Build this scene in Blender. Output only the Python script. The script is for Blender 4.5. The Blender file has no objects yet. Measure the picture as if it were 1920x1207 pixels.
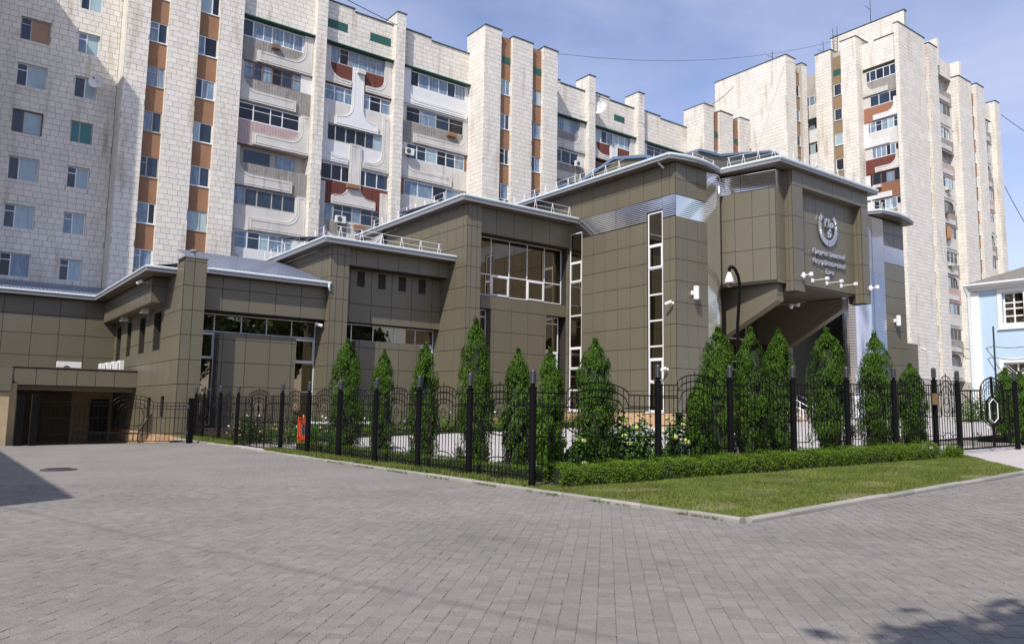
import bpy, bmesh, math, random
import numpy as np
from mathutils import Vector, Matrix
random.seed(7); rng = np.random.default_rng(7)
S = bpy.context.scene
COL = S.collection

# ---------------------------------------------------------------- camera, sky, sun, exposure
CAMZ = 1.57; FPX = 1455.0
PITCH = math.radians(6.56); ROLL = math.radians(0.92); HEAD = math.radians(37.0)
def cam_axes():
    cp, sp, cr, sr = math.cos(PITCH), math.sin(PITCH), math.cos(ROLL), math.sin(ROLL)
    s, c = math.sin(HEAD), math.cos(HEAD)
    fh, rh, z = np.array([s, c, 0]), np.array([c, -s, 0]), np.array([0, 0, 1.0])
    fw = cp*fh + sp*z; up = cp*z - sp*fh
    return cr*rh + sr*up, cr*up - sr*rh, fw
RT, UPV, FW = cam_axes()
cam_data = bpy.data.cameras.new('camera'); cam = bpy.data.objects.new('camera', cam_data); COL.objects.link(cam)
cam.matrix_world = Matrix(((RT[0], UPV[0], -FW[0], 0), (RT[1], UPV[1], -FW[1], 0), (RT[2], UPV[2], -FW[2], CAMZ), (0, 0, 0, 1)))
cam_data.sensor_width = 36; cam_data.lens = FPX/1920*36; cam_data.clip_end = 5000; cam_data.clip_start = 0.1
S.camera = cam
SUN = Vector((-1.5, -0.84, 1.8)).normalized()          # towards the sun
world = bpy.data.worlds.new('World'); S.world = world; world.use_nodes = True
wn = world.node_tree.nodes; wl = world.node_tree.links
for n in list(wn): wn.remove(n)
wo = wn.new('ShaderNodeOutputWorld'); bg = wn.new('ShaderNodeBackground'); bg.inputs[1].default_value = 0.15
sky = wn.new('ShaderNodeTexSky'); sky.sky_type = 'NISHITA'; sky.sun_disc = False
sky.sun_elevation = math.asin(SUN.z); sky.sun_rotation = math.atan2(SUN.x, SUN.y)
sky.air_density = 1.0; sky.dust_density = 0.35; sky.ozone_density = 2.5
tc = wn.new('ShaderNodeTexCoord'); mp = wn.new('ShaderNodeMapping'); mp.inputs['Scale'].default_value = (1.0, 1.0, 2.6)
nz = wn.new('ShaderNodeTexNoise'); nz.inputs['Scale'].default_value = 2.3; nz.inputs['Detail'].default_value = 5; nz.inputs['Roughness'].default_value = .55; nz.inputs['Distortion'].default_value = .4
cr_ = wn.new('ShaderNodeValToRGB'); cr_.color_ramp.elements[0].position = .24; cr_.color_ramp.elements[0].color = (0, 0, 0, 1); cr_.color_ramp.elements[1].position = .74; cr_.color_ramp.elements[1].color = (.78, .78, .78, 1)
mx = wn.new('ShaderNodeMixRGB'); mx.inputs[2].default_value = (4.7, 5.1, 6.7, 1)
tint = wn.new('ShaderNodeMixRGB'); tint.blend_type = 'MULTIPLY'; tint.inputs[0].default_value = 1; tint.inputs[2].default_value = (1.44, 1.22, 1.30, 1)
wl.new(tc.outputs['Generated'], mp.inputs[0]); wl.new(mp.outputs[0], nz.inputs[0]); wl.new(nz.outputs[0], cr_.inputs[0])
wl.new(sky.outputs[0], tint.inputs[1]); wl.new(tint.outputs[0], mx.inputs[1]); wl.new(cr_.outputs[0], mx.inputs[0]); wl.new(mx.outputs[0], bg.inputs[0]); wl.new(bg.outputs[0], wo.inputs[0])
sd = bpy.data.lights.new('sun', 'SUN'); sd.energy = 5.0; sd.angle = math.radians(.53); sd.color = (1, .945, .86)
sun = bpy.data.objects.new('sun', sd); COL.objects.link(sun); sun.rotation_euler = SUN.to_track_quat('Z', 'Y').to_euler()
sun.location = (-20, -15, 40)
S.view_settings.view_transform = 'Standard'; S.view_settings.look = 'None'; S.view_settings.gamma = 1; S.view_settings.exposure = -0.07
S.view_settings.use_curve_mapping = False
S.cycles.max_bounces = 6; S.cycles.diffuse_bounces = 3; S.cycles.glossy_bounces = 3; S.cycles.transparent_max_bounces = 8
S.cycles.caustics_reflective = False; S.cycles.caustics_refractive = False

# ---------------------------------------------------------------- survey helpers (pixel of the 1920 px photograph -> point on a real plane)
def ray(x, y): return FW + (x-960)/FPX*RT - (y-603.5)/FPX*UPV
def onY(x, y, Y): r = ray(x, y); return np.array([0, 0, CAMZ]) + r*(Y/r[1])
def onX(x, y, X): r = ray(x, y); return np.array([0, 0, CAMZ]) + r*(X/r[0])
def zg(X): return .034*(X-10.1) if X > 10.1 else .012*(X-10.1)
def onG(x, y):
    r = ray(x, y)
    for g in (.034, .012):
        t = (-g*10.1-CAMZ)/(r[2]-g*r[0]); p = np.array([0, 0, CAMZ]) + r*t
        if (p[0] > 10.1) == (g == .034): return p
    return p
def screen(p):
    q = np.asarray(p, float) - np.array([0, 0, CAMZ]); d = q @ FW
    if d < .5: return None
    return 960+FPX*(q@RT)/d, 603.5-FPX*(q@UPV)/d, d

# ---------------------------------------------------------------- materials
def mat(name, col, rough=.7, metal=0., spec=.5, var=0., noise=0., nscale=3., bump=0., bscale=40., ior=None, stain=None, grain=0., gscale=60., trans=0., blot=0.):
    m = bpy.data.materials.new(name); m.use_nodes = True
    nt = m.node_tree; N = nt.nodes; Lk = nt.links; p = N['Principled BSDF']
    p.inputs['Roughness'].default_value = rough; p.inputs['Metallic'].default_value = metal
    p.inputs['Specular IOR Level'].default_value = spec
    if ior: p.inputs['IOR'].default_value = ior
    src = None
    rgb = N.new('ShaderNodeRGB'); rgb.outputs[0].default_value = (*col, 1); src = rgb.outputs[0]
    pos = N.new('ShaderNodeNewGeometry')
    def mulf(src, fac_out, lo, hi):
        mr = N.new('ShaderNodeMapRange'); mr.inputs[3].default_value = lo; mr.inputs[4].default_value = hi
        Lk.new(fac_out, mr.inputs[0])
        mm = N.new('ShaderNodeVectorMath'); mm.operation = 'SCALE'; Lk.new(src, mm.inputs[0]); Lk.new(mr.outputs[0], mm.inputs[3]); return mm.outputs[0]
    if var:
        oi = N.new('ShaderNodeObjectInfo'); ad = N.new('ShaderNodeMath'); ad.operation = 'ADD'; fr = N.new('ShaderNodeMath'); fr.operation = 'FRACT'
        Lk.new(oi.outputs['Random'], ad.inputs[0]); Lk.new(pos.outputs['Random Per Island'], ad.inputs[1]); Lk.new(ad.outputs[0], fr.inputs[0])
        src = mulf(src, fr.outputs[0], 1-var, 1+var)
    if noise:
        t = N.new('ShaderNodeTexNoise'); t.inputs['Scale'].default_value = nscale; t.inputs['Detail'].default_value = 4
        Lk.new(pos.outputs['Position'], t.inputs[0]); src = mulf(src, t.outputs[0], 1-2*noise, 1+2*noise)
    if grain:
        t = N.new('ShaderNodeTexNoise'); t.inputs['Scale'].default_value = gscale; t.inputs['Detail'].default_value = 3
        Lk.new(pos.outputs['Position'], t.inputs[0]); src = mulf(src, t.outputs[0], 1-2*grain, 1+2*grain)
    if stain:                                             # rain streaks on walls, painted curtain folds on panes: noise stretched along z
        mpp = N.new('ShaderNodeMapping'); mpp.inputs['Scale'].default_value = (1.3, 1.3, .16); Lk.new(pos.outputs['Position'], mpp.inputs[0])
        t = N.new('ShaderNodeTexNoise'); t.inputs['Scale'].default_value = stain[1]; t.inputs['Detail'].default_value = 5; Lk.new(mpp.outputs[0], t.inputs[0])
        rp = N.new('ShaderNodeValToRGB'); rp.color_ramp.elements[0].position = stain[2]; rp.color_ramp.elements[1].position = stain[2]+.2
        rp.color_ramp.elements[1].color = (stain[3], stain[3], stain[3], 1); Lk.new(t.outputs[0], rp.inputs[0])
        mi = N.new('ShaderNodeMixRGB'); mi.inputs[2].default_value = (*stain[0], 1); Lk.new(rp.outputs[0], mi.inputs[0]); Lk.new(src, mi.inputs[1]); src = mi.outputs[0]
    if blot:                                              # worn and oily patches with soft edges
        for sc_, th_, am_ in ((.55, .60, blot), (2.1, .64, blot*.8)):
            t = N.new('ShaderNodeTexNoise'); t.inputs['Scale'].default_value = sc_; t.inputs['Detail'].default_value = 6; t.inputs['Roughness'].default_value = .6; Lk.new(pos.outputs['Position'], t.inputs[0])
            mr = N.new('ShaderNodeMapRange'); mr.inputs[1].default_value = th_; mr.inputs[2].default_value = th_+.12; Lk.new(t.outputs[0], mr.inputs[0]); src = mulf(src, mr.outputs[0], 1, 1-am_)
    Lk.new(src, p.inputs['Base Color'])
    if bump:
        t = N.new('ShaderNodeTexNoise'); t.inputs['Scale'].default_value = bscale; t.inputs['Detail'].default_value = 3; Lk.new(pos.outputs['Position'], t.inputs[0])
        b = N.new('ShaderNodeBump'); b.inputs['Strength'].default_value = bump; b.inputs['Distance'].default_value = .02; Lk.new(t.outputs[0], b.inputs['Height']); Lk.new(b.outputs[0], p.inputs['Normal'])
    if trans:
        tr = N.new('ShaderNodeBsdfTranslucent'); ms = N.new('ShaderNodeMixShader'); ms.inputs[0].default_value = trans
        Lk.new(src, tr.inputs[0]); Lk.new(p.outputs[0], ms.inputs[1]); Lk.new(tr.outputs[0], ms.inputs[2]); Lk.new(ms.outputs[0], N['Material Output'].inputs[0])
    return m
M = {}
M['panel'] = mat('bank_panel', (.145, .128, .089), .38, .0, .5, var=.035, noise=.03, nscale=.6)
M['panel_back'] = mat('panel_joint', (.03, .026, .02), .8)
M['alu'] = mat('corrugated_aluminium', (.90, .91, .93), .14, 1.0, noise=.06, nscale=1.2)
M['gutter'] = mat('gutter_paint', (.62, .70, .72), .4)
M['fascia'] = mat('fascia_paint', (.24, .24, .26), .5)
M['soffit'] = mat('soffit_panel', (.13, .11, .085), .45)
M['rooftile'] = mat('roof_metal_tile', (.24, .27, .36), .42, var=.05)
M['blueroof'] = mat('roof_trim', (.14, .21, .31), .5)
M['white'] = mat('white_plastic', (.80, .80, .80), .35, noise=.03)
M['whitemetal'] = mat('white_rail_paint', (.78, .79, .80), .5)
M['glass'] = mat('tinted_glass', (.010, .008, .005), .015, 0, .5, ior=2.9)
M['glass'].node_tree.nodes['Principled BSDF'].inputs['Specular Tint'].default_value = (1, .84, .60, 1)
M['aptglass_a'] = mat('pane_dark', (.02, .035, .06), .04, 0, .5, ior=1.6, noise=.2, nscale=.8, stain=((.10, .12, .15), 4.0, .58, .7))
M['aptglass_b'] = mat('pane_curtain_sky', (.16, .23, .32), .08, 0, .5, ior=1.5, noise=.14, nscale=2.5, stain=((.38, .44, .48), 5.0, .47, .75))  # blue of the reflected sky is put into this curtain colour
M['aptglass_c'] = mat('pane_blind_sky', (.36, .48, .53), .12, 0, .5, ior=1.5, noise=.10, nscale=1.5, stain=((.22, .30, .36), 3.0, .55, .6))  # pale cyan sky reflection is put into the blind colour
M['aptglass_d'] = mat('pane_teal', (.02, .16, .16), .06, 0, .5, ior=1.6)
M['aptglass_e'] = mat('pane_black', (.012, .015, .02), .04, 0, .5, ior=1.5)
M['stone'] = mat('limestone_tile', (.735, .695, .625), .75, var=.06, noise=.06, nscale=.5, grain=.04, gscale=9, stain=((.38, .29, .18), 1.0, .57, .7))
M['stone_back'] = mat('mortar', (.43, .40, .35), .9)
M['brown'] = mat('brown_spandrel', (.29, .155, .085), .8, var=.06, noise=.09, nscale=1.2, grain=.05)
M['brown2'] = mat('ochre_spandrel', (.28, .19, .11), .8, var=.06, noise=.09, nscale=1.2)
M['conc'] = mat('balcony_concrete', (.60, .58, .54), .85, var=.06, noise=.12, nscale=.9, stain=((.17, .15, .12), 1.6, .60, .6))
M['conc_white'] = mat('balcony_white', (.72, .72, .72), .8, var=.04, noise=.05, stain=((.40, .37, .33), 1.6, .64, .5))
M['conc_dark'] = mat('balcony_dark', (.30, .28, .26), .85, var=.1, noise=.15, stain=((.08, .075, .06), 1.6, .58, .7))
M['redbrick'] = mat('balcony_red', (.15, .045, .032), .85, var=.1, noise=.1)
M['pink'] = mat('balcony_pink', (.46, .35, .34), .85, noise=.1)
M['brick'] = mat('red_brickwork', (.28, .13, .075), .9, var=.15, noise=.15, nscale=6)
M['green'] = mat('green_sheet', (.02, .10, .075), .5, noise=.1)
M['dkgreen'] = mat('dark_coping', (.05, .075, .075), .6)
M['framewood'] = mat('old_frame', (.42, .40, .37), .7, noise=.1)
M['framewhite'] = mat('upvc_frame', (.75, .76, .77), .4)
M['frameb'] = mat('brown_frame', (.20, .12, .09), .6)
M['iron'] = mat('black_iron', (.004, .004, .005), .45, spec=.16, noise=.1, nscale=6)
M['ironl'] = mat('lamp_louvre', (.035, .036, .045), .45)
M['kerb'] = mat('kerb_concrete', (.31, .295, .27), .9, var=.18, noise=.12, nscale=2.5, bump=.5, bscale=60, grain=.06)
M['paver'] = mat('paver_concrete', (.236, .218, .201), .9, var=.10, noise=.14, nscale=.42, bump=.7, bscale=80, grain=.17, gscale=50, blot=.20)
M['soil'] = mat('soil', (.11, .085, .055), .95, noise=.25, nscale=5)
M['dryground'] = mat('turf_soil', (.155, .135, .06), .95, noise=.3, nscale=1.3, grain=.15, gscale=20)
M['apron'] = mat('pale_paving', (.46, .43, .41), .9, noise=.07, nscale=.7, grain=.05)
M['ground'] = mat('bare_ground', (.20, .18, .15), .95, noise=.15)
M['plinth'] = mat('granite_plinth', (.50, .33, .20), .5, noise=.1, nscale=4, var=.08)
M['beige'] = mat('beige_render', (.44, .34, .21), .85, noise=.1)
M['darkdoor'] = mat('garage_door', (.085, .066, .030), .6, noise=.1)
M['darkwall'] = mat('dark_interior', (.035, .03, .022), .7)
M['leaf_thuja'] = mat('thuja_leaf', (.062, .124, .016), .8, spec=.12, var=.55, noise=.28, nscale=2.6, trans=.15)
M['core'] = mat('foliage_shade', (.011, .02, .006), .9)  # near-black filler standing in for shade deep inside the foliage
M['leaf_box'] = mat('boxwood_leaf', (.115, .190, .016), .6, spec=.2, var=.50, noise=.2, nscale=2.5, trans=.25)
M['leaf_shrub'] = mat('shrub_leaf', (.065, .14, .024), .55, spec=.3, var=.45, noise=.15, trans=.25)
M['leaf_tree'] = mat('tree_leaf', (.045, .085, .02), .6, var=.4, trans=.2)
M['grass'] = mat('grass_blade', (.165, .208, .048), .75, spec=.2, var=.38, noise=.30, nscale=.9, trans=.25)
M['bark'] = mat('bark', (.10, .07, .045), .9, noise=.2, nscale=8)
M['rose_w'] = mat('white_rose', (.75, .68, .60), .7, var=.1)
M['rose_p'] = mat('pink_rose', (.65, .30, .28), .7, var=.2)
M['hydr'] = mat('lime_hydrangea', (.45, .52, .14), .7, var=.2)
M['orange'] = mat('barrier_orange', (.75, .085, .015), .45)
M['amber'] = mat('amber_plastic', (.65, .38, .02), .4)
M['blue'] = mat('pale_blue_render', (.47, .61, .74), .85, noise=.04, nscale=.8)
M['whitewash'] = mat('white_render', (.78, .77, .75), .85, noise=.03)
M['slate'] = mat('corrugated_roofing', (.18, .165, .145), .8, noise=.15)
M['silver'] = mat('brushed_letters', (.72, .72, .75), .34, .85)
M['dkgrey'] = mat('dark_grey_metal', (.07, .07, .075), .5)
M['cable'] = mat('cable_sheath', (.03, .03, .035), .6)
M['brass'] = mat('brass_plate', (.30, .18, .05), .4, .6)
M['acwhite'] = mat('unit_white', (.75, .75, .74), .5, noise=.04)
M['steps'] = mat('granite_step', (.50, .40, .32), .6, var=.08, noise=.08)

# ---------------------------------------------------------------- mesh building
class MB:
    def __init__(s): s.v = []; s.f = []; s.m = []
    def _add(s, vs, fs, mi):
        b = len(s.v); s.v += [tuple(map(float, p)) for p in vs]; s.f += [tuple(b+i for i in f) for f in fs]; s.m += [mi]*len(fs); return s
    def box(s, x0, x1, y0, y1, z0, z1, mi=0):
        return s._add([(x0, y0, z0), (x1, y0, z0), (x1, y1, z0), (x0, y1, z0), (x0, y0, z1), (x1, y0, z1), (x1, y1, z1), (x0, y1, z1)],
                      [(0, 3, 2, 1), (4, 5, 6, 7), (0, 1, 5, 4), (1, 2, 6, 5), (2, 3, 7, 6), (3, 0, 4, 7)], mi)
    def quad(s, a, b, c, d, mi=0): return s._add([a, b, c, d], [(0, 1, 2, 3)], mi)
    def bar(s, p, q, r, mi=0, n=4, r2=None):
        p = Vector(p); q = Vector(q); d = (q-p)
        if d.length < 1e-6: return s
        d.normalize(); a = d.orthogonal().normalized(); b = d.cross(a); r2 = r if r2 is None else r2
        vs = []
        for c, rr in ((p, r), (q, r2)):
            for i in range(n):
                t = 2*math.pi*(i+.5)/n; vs.append(c+a*(rr*math.cos(t))+b*(rr*math.sin(t)))
        fs = [(i, (i+1) % n, n+(i+1) % n, n+i) for i in range(n)]+[tuple(range(n))[::-1], tuple(range(n, 2*n))]
        return s._add(vs, fs, mi)
    def path(s, pts, r, mi=0, n=4):
        for a, b in zip(pts[:-1], pts[1:]): s.bar(a, b, r, mi, n)
        return s
    def lathe(s, cx, cy, prof, n=12, mi=0, sx=1., sy=1.):
        vs = []; fs = []
        for r, z in prof:
            for i in range(n):
                t = 2*math.pi*i/n; vs.append((cx+r*math.cos(t)*sx, cy+r*math.sin(t)*sy, z))
        for k in range(len(prof)-1):
            for i in range(n): fs.append((k*n+i, k*n+(i+1) % n, (k+1)*n+(i+1) % n, (k+1)*n+i))
        fs.append(tuple(range(n))[::-1]); fs.append(tuple(range((len(prof)-1)*n, len(prof)*n)))
        return s._add(vs, fs, mi)
    def prism(s, poly, fn, d0, d1, mi=0):                 # polygon in (u, z) extruded over depth d through fn(u, d, z)
        n = len(poly); vs = [fn(u, d0, z) for u, z in poly]+[fn(u, d1, z) for u, z in poly]
        return s._add(vs, [tuple(range(n)), tuple(range(n, 2*n))[::-1]]+[(i, n+i, n+(i+1) % n, (i+1) % n) for i in range(n)], mi)
    def build(s, name, mats, parent=None, smooth=False):
        me = bpy.data.meshes.new(name); me.from_pydata(s.v, [], s.f)
        if not isinstance(mats, (list, tuple)): mats = [mats]
        for m in mats: me.materials.append(m)
        if len(mats) > 1: me.polygons.foreach_set('material_index', s.m)
        if smooth: me.polygons.foreach_set('use_smooth', [True]*len(me.polygons))
        me.update()
        return link(name, me, parent)
def link(name, me, parent=None):
    o = bpy.data.objects.new(name, me); COL.objects.link(o)
    if parent is not None:
        o.parent = parent
        if parent.parent is None: o.location = -Vector(parent.location)
    return o
def np_mesh(name, verts, nper, mats, parent=None, mi=None):   # many equal polygons from an array (k*nper, 3)
    k = len(verts)//nper; me = bpy.data.meshes.new(name); me.vertices.add(len(verts)); me.vertices.foreach_set('co', np.asarray(verts, np.float32).ravel())
    me.loops.add(k*nper); me.loops.foreach_set('vertex_index', np.arange(k*nper, dtype=np.int32)); me.polygons.add(k)
    me.polygons.foreach_set('loop_start', np.arange(0, k*nper, nper, dtype=np.int32))
    if not isinstance(mats, (list, tuple)): mats = [mats]
    for m in mats: me.materials.append(m)
    if mi is not None: me.polygons.foreach_set('material_index', np.asarray(mi, np.int32))
    me.update(calc_edges=True); me.validate()
    return link(name, me, parent) if name else me
def tag(o, label=None, cat=None, group=None, kind=None):
    if label: o['label'] = label
    if cat: o['category'] = cat
    if group: o['group'] = group
    if kind: o['kind'] = kind
    return o
def thing(name, loc, label, cat, group=None):
    o = bpy.data.objects.new(name, None); o.empty_display_size = .2; COL.objects.link(o); o.location = loc
    return tag(o, label, cat, group)
def struct(o): o['kind'] = 'structure'; return o
def kids(o): return [c for c in bpy.data.objects if c.parent == o]
def copy_tree(root, loc, label, rz=0, scale=None):
    ch = root.get('_k') or None
    r = root.copy(); COL.objects.link(r); r.location = loc; r.rotation_euler = (0, 0, rz)
    if scale: r.scale = scale
    r['label'] = label
    for c in root.children:
        d = c.copy(); COL.objects.link(d); d.parent = r
        for g in c.children:
            e = g.copy(); COL.objects.link(e); e.parent = d
    return r
FY = lambda c: (lambda u, d, z: (u, c+d, z))              # wall facing -Y: depth runs into the building
FX = lambda c: (lambda u, d, z: (c+d, u, z))              # wall facing -X
def fbox(mb, fn, u0, u1, d0, d1, z0, z1, mi=0):
    return mb.prism([(u0, z0), (u1, z0), (u1, z1), (u0, z1)], fn, d0, d1, mi)
def rsub(r, holes):
    out = [r]
    for h in holes:
        nx = []
        for a in out:
            if h[0] >= a[1] or h[1] <= a[0] or h[2] >= a[3] or h[3] <= a[2]: nx.append(a); continue
            if h[0] > a[0]: nx.append((a[0], h[0], a[2], a[3]))
            if h[1] < a[1]: nx.append((h[1], a[1], a[2], a[3]))
            l, rr = max(a[0], h[0]), min(a[1], h[1])
            if h[2] > a[2]: nx.append((l, rr, a[2], h[2]))
            if h[3] < a[3]: nx.append((l, rr, h[3], a[3]))
        out = nx
    return out
UNIT = {}
def unit_cube(m):
    if m.name not in UNIT:
        me = bpy.data.meshes.new('piece'); mb = MB().box(-.5, .5, -.5, .5, -.5, .5); me.from_pydata(mb.v, [], mb.f); me.materials.append(m); UNIT[m.name] = me
    return UNIT[m.name]
def emit(parent, boxes, name, rest, m, limit=300):        # the pieces that show largest become parts, the rest one joined part
    W = []
    for b in boxes:
        c = ((b[0]+b[1])/2, (b[2]+b[3])/2, (b[4]+b[5])/2); sc = screen(c)
        area = max((b[1]-b[0])*(b[5]-b[4]), (b[3]-b[2])*(b[5]-b[4]), (b[1]-b[0])*(b[3]-b[2]))
        W.append(area/sc[2]**2 if sc and -5 < sc[0] < 1925 and -5 < sc[1] < 1212 else 0)
    order = sorted(range(len(boxes)), key=lambda i: -W[i])
    me = unit_cube(m); pl = Vector(parent.location) if parent.parent is None else Vector()
    for i in order[:limit]:
        b = boxes[i]
        if W[i] == 0 and len(boxes) > limit: limit = order.index(i); break
        o = bpy.data.objects.new(name, me); COL.objects.link(o); o.parent = parent
        o.rotation_euler = (random.gauss(0, .0022), random.gauss(0, .0022), random.gauss(0, .0022))
        o.location = Vector(((b[0]+b[1])/2, (b[2]+b[3])/2, (b[4]+b[5])/2))-pl; o.scale = (b[1]-b[0], b[3]-b[2], b[5]-b[4])
    if len(order) > limit:
        mb = MB()
        for i in order[limit:]: mb.box(*boxes[i])
        o = mb.build(rest, m, parent); o['kind'] = 'stuff'
def grid_boxes(out, axis, c, us, zs, holes=(), gap=.028, th=.03, skip=None):
    for i in range(len(us)-1):
        for k in range(len(zs)-1):
            if us[i+1]-us[i] < .05 or zs[k+1]-zs[k] < .05: continue
            for r in rsub((us[i]+gap/2, us[i+1]-gap/2, zs[k]+gap/2, zs[k+1]-gap/2), holes):
                if r[1]-r[0] < .06 or r[3]-r[2] < .06: continue
                j = random.uniform(0, .003)
                out.append((r[0], r[1], c-th-j, c-.002, r[2], r[3]) if axis == 'Y' else (c-th-j, c-.002, r[0], r[1], r[2], r[3]))
def tile_boxes(out, axis, c, u0, u1, z0, z1, tw, thh, holes=(), gap=.024, th=.03, phase=0.):
    row = 0; z = z0 + 0.
    while z < z1-.04:
        zt = min(z+thh, z1); off = (.5*tw if row % 2 else 0)+random.uniform(-.08, .08)*tw+phase; u = u0-(off % tw)
        while u < u1-.02:
            w = tw*random.uniform(.86, 1.14)
            a, b = max(u, u0), min(u+w, u1); u += w
            if b-a < .05: continue
            for r in rsub((a+gap/2, b-gap/2, z+gap/2, zt-gap/2), holes):
                if r[1]-r[0] < .05 or r[3]-r[2] < .05: continue
                j = random.uniform(0, .008)
                out.append((r[0], r[1], c-th-j, c-.002, r[2], r[3]) if axis == 'Y' else (c-th-j, c-.002, r[0], r[1], r[2], r[3]))
        z += thh; row += 1
def wall_cells(mb, fn, u0, u1, z0, z1, holes, d0, d1, mi=0):
    for r in rsub((u0, u1, z0, z1), holes): fbox(mb, fn, r[0], r[1], d0, d1, r[2], r[3], mi)
# ---------------------------------------------------------------- ground, roads, kerbs
def sheet(name, polys, dz, m, kind='structure', zfn=zg):
    mb = MB()
    for p in polys:
        for lo, hi in ((-1e6, 10.1), (10.1, 1e6)):        # split at the change of slope
            q = []
            for i in range(len(p)):
                a, b = p[i], p[(i+1) % len(p)]
                ina, inb = lo <= a[0] <= hi, lo <= b[0] <= hi
                if ina: q.append(a)
                if ina != inb or (not ina and not inb and (a[0]-lo)*(b[0]-lo) < 0 and lo > -1e5):
                    xs = lo if lo > -1e5 else hi
                    if (a[0]-xs)*(b[0]-xs) < 0: q.append((xs, a[1]+(b[1]-a[1])*(xs-a[0])/(b[0]-a[0])))
            if len(q) > 2: mb._add([(x, y, zfn(x)+dz) for x, y in q], [tuple(range(len(q)))], 0)
    o = mb.build(name, m); o['kind'] = kind; return o
sheet('ground', [[(-900, -900), (1500, -900), (1500, 1500), (-900, 1500)]], -1.2, M['ground'], zfn=lambda x: min(zg(min(x, 60)), 3))
PAVE_ANG = math.radians(44.0); PA = (math.sin(PAVE_ANG), math.cos(PAVE_ANG)); PB = (math.cos(PAVE_ANG), -math.sin(PAVE_ANG))
def paving_material():
    m = mat('paved_area', (.230, .212, .196), .9, noise=.13, blot=.16, nscale=.42, grain=.10, gscale=40)
    N = m.node_tree.nodes; L = m.node_tree.links; p = N['Principled BSDF']; src = p.inputs['Base Color'].links[0].from_socket
    g = N.new('ShaderNodeNewGeometry'); mpn = N.new('ShaderNodeMapping'); mpn.vector_type = 'POINT'; mpn.inputs['Rotation'].default_value = (0, 0, PAVE_ANG); L.new(g.outputs['Position'], mpn.inputs[0])
    b = N.new('ShaderNodeTexBrick'); b.inputs['Scale'].default_value = 1; b.inputs['Brick Width'].default_value = .136; b.inputs['Row Height'].default_value = .1512; b.inputs['Mortar Size'].default_value = .006
    b.inputs['Color1'].default_value = (.93, .93, .93, 1); b.inputs['Color2'].default_value = (1.07, 1.07, 1.07, 1); b.inputs['Mortar'].default_value = (.74, .72, .70, 1); b.inputs['Bias'].default_value = 0
    L.new(mpn.outputs[0], b.inputs[0]); mm = N.new('ShaderNodeMixRGB'); mm.blend_type = 'MULTIPLY'; mm.inputs[0].default_value = 1; L.new(src, mm.inputs[1]); L.new(b.outputs[0], mm.inputs[2]); L.new(mm.outputs[0], p.inputs['Base Color'])
    return m
M['paving'] = paving_material()
pave = sheet('pavement', [[(-80, -40), (9.75, -40), (9.75, 36.6), (-80, 36.6)], [(9.75, -40), (300, -40), (300, 7.2), (9.75, 7.2)]], -.009, M['paving'])
# interlocking pavers near the camera, laid piece by piece
zz_ = [(-.0846, 0), (-.0525, .007), (-.0325, .007), (0, 0), (.0325, 0), (.0525, .007)] ; zz_ = [(-.0846, 0), (-.0425, .008), (0, 0), (.0425, .008), (.0846, 0)]
prof = [((.0928+z)*.8, a*.8) for a, z in zz_]+[((-.0928+z)*.8, a*.8) for a, z in zz_[::-1]]
pts = []
for i in range(-38, 136):
    for k in range(-84, 96):
        a = i*.136+2.0+(.068 if k % 2 else 0); b = k*.1512; x, y = a*PA[0]+b*PB[0], a*PA[1]+b*PB[1]
        d = x*math.sin(HEAD)+y*math.cos(HEAD); lt = x*math.cos(HEAD)-y*math.sin(HEAD)
        if 4.6 < d < 16.5 and abs(lt) < .70*d+.6 and (x < 9.6 or y < 7.05): pts.append((d, x, y))
pts.sort()
def paver_mesh():
    me = bpy.data.meshes.new('paver'); n = len(prof); vs = []
    for s, s2, z in ((1.0, 1.0, -.016), (1.0, 1.0, -.004), (.972, .990, 0)): vs += [(b*s*PB[0]+a*s2*PA[0], b*s*PB[1]+a*s2*PA[1], z) for b, a in prof]
    fs = [(k*n+j, k*n+(j+1) % n, (k+1)*n+(j+1) % n, (k+1)*n+j) for k in (0, 1) for j in range(n)]+[tuple(range(2*n, 3*n))]
    me.from_pydata(vs, [], fs); me.materials.append(M['paver']); return me, vs, fs
pme, pvs, pfs = paver_mesh()
rest = MB()
for n_, (d, x, y) in enumerate(pts):
    z = zg(x)+random.uniform(-.003, .003); sc_ = screen((x, y, z)); vis = sc_ and -10 < sc_[0] < 1930 and sc_[1] < 1215
    if vis and paver_mesh.__dict__.setdefault('c', 0) < 300:
        paver_mesh.c += 1
        o = bpy.data.objects.new('paver', pme); COL.objects.link(o); o.parent = pave; o.location = (x, y, z); o.rotation_euler = (random.uniform(-.012, .012), random.uniform(-.012, .012), random.uniform(-.03, .03))
    else:
        t = random.uniform(-.014, .014); t2 = random.uniform(-.014, .014); x += random.uniform(-.002, .002); y += random.uniform(-.002, .002)
        rest._add([(vx+x, vy+y, vz+z+t*vx+t2*vy) for vx, vy, vz in pvs], pfs, 0)
o = rest.build('paver_field', M['paver'], pave); o['kind'] = 'stuff'

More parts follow.
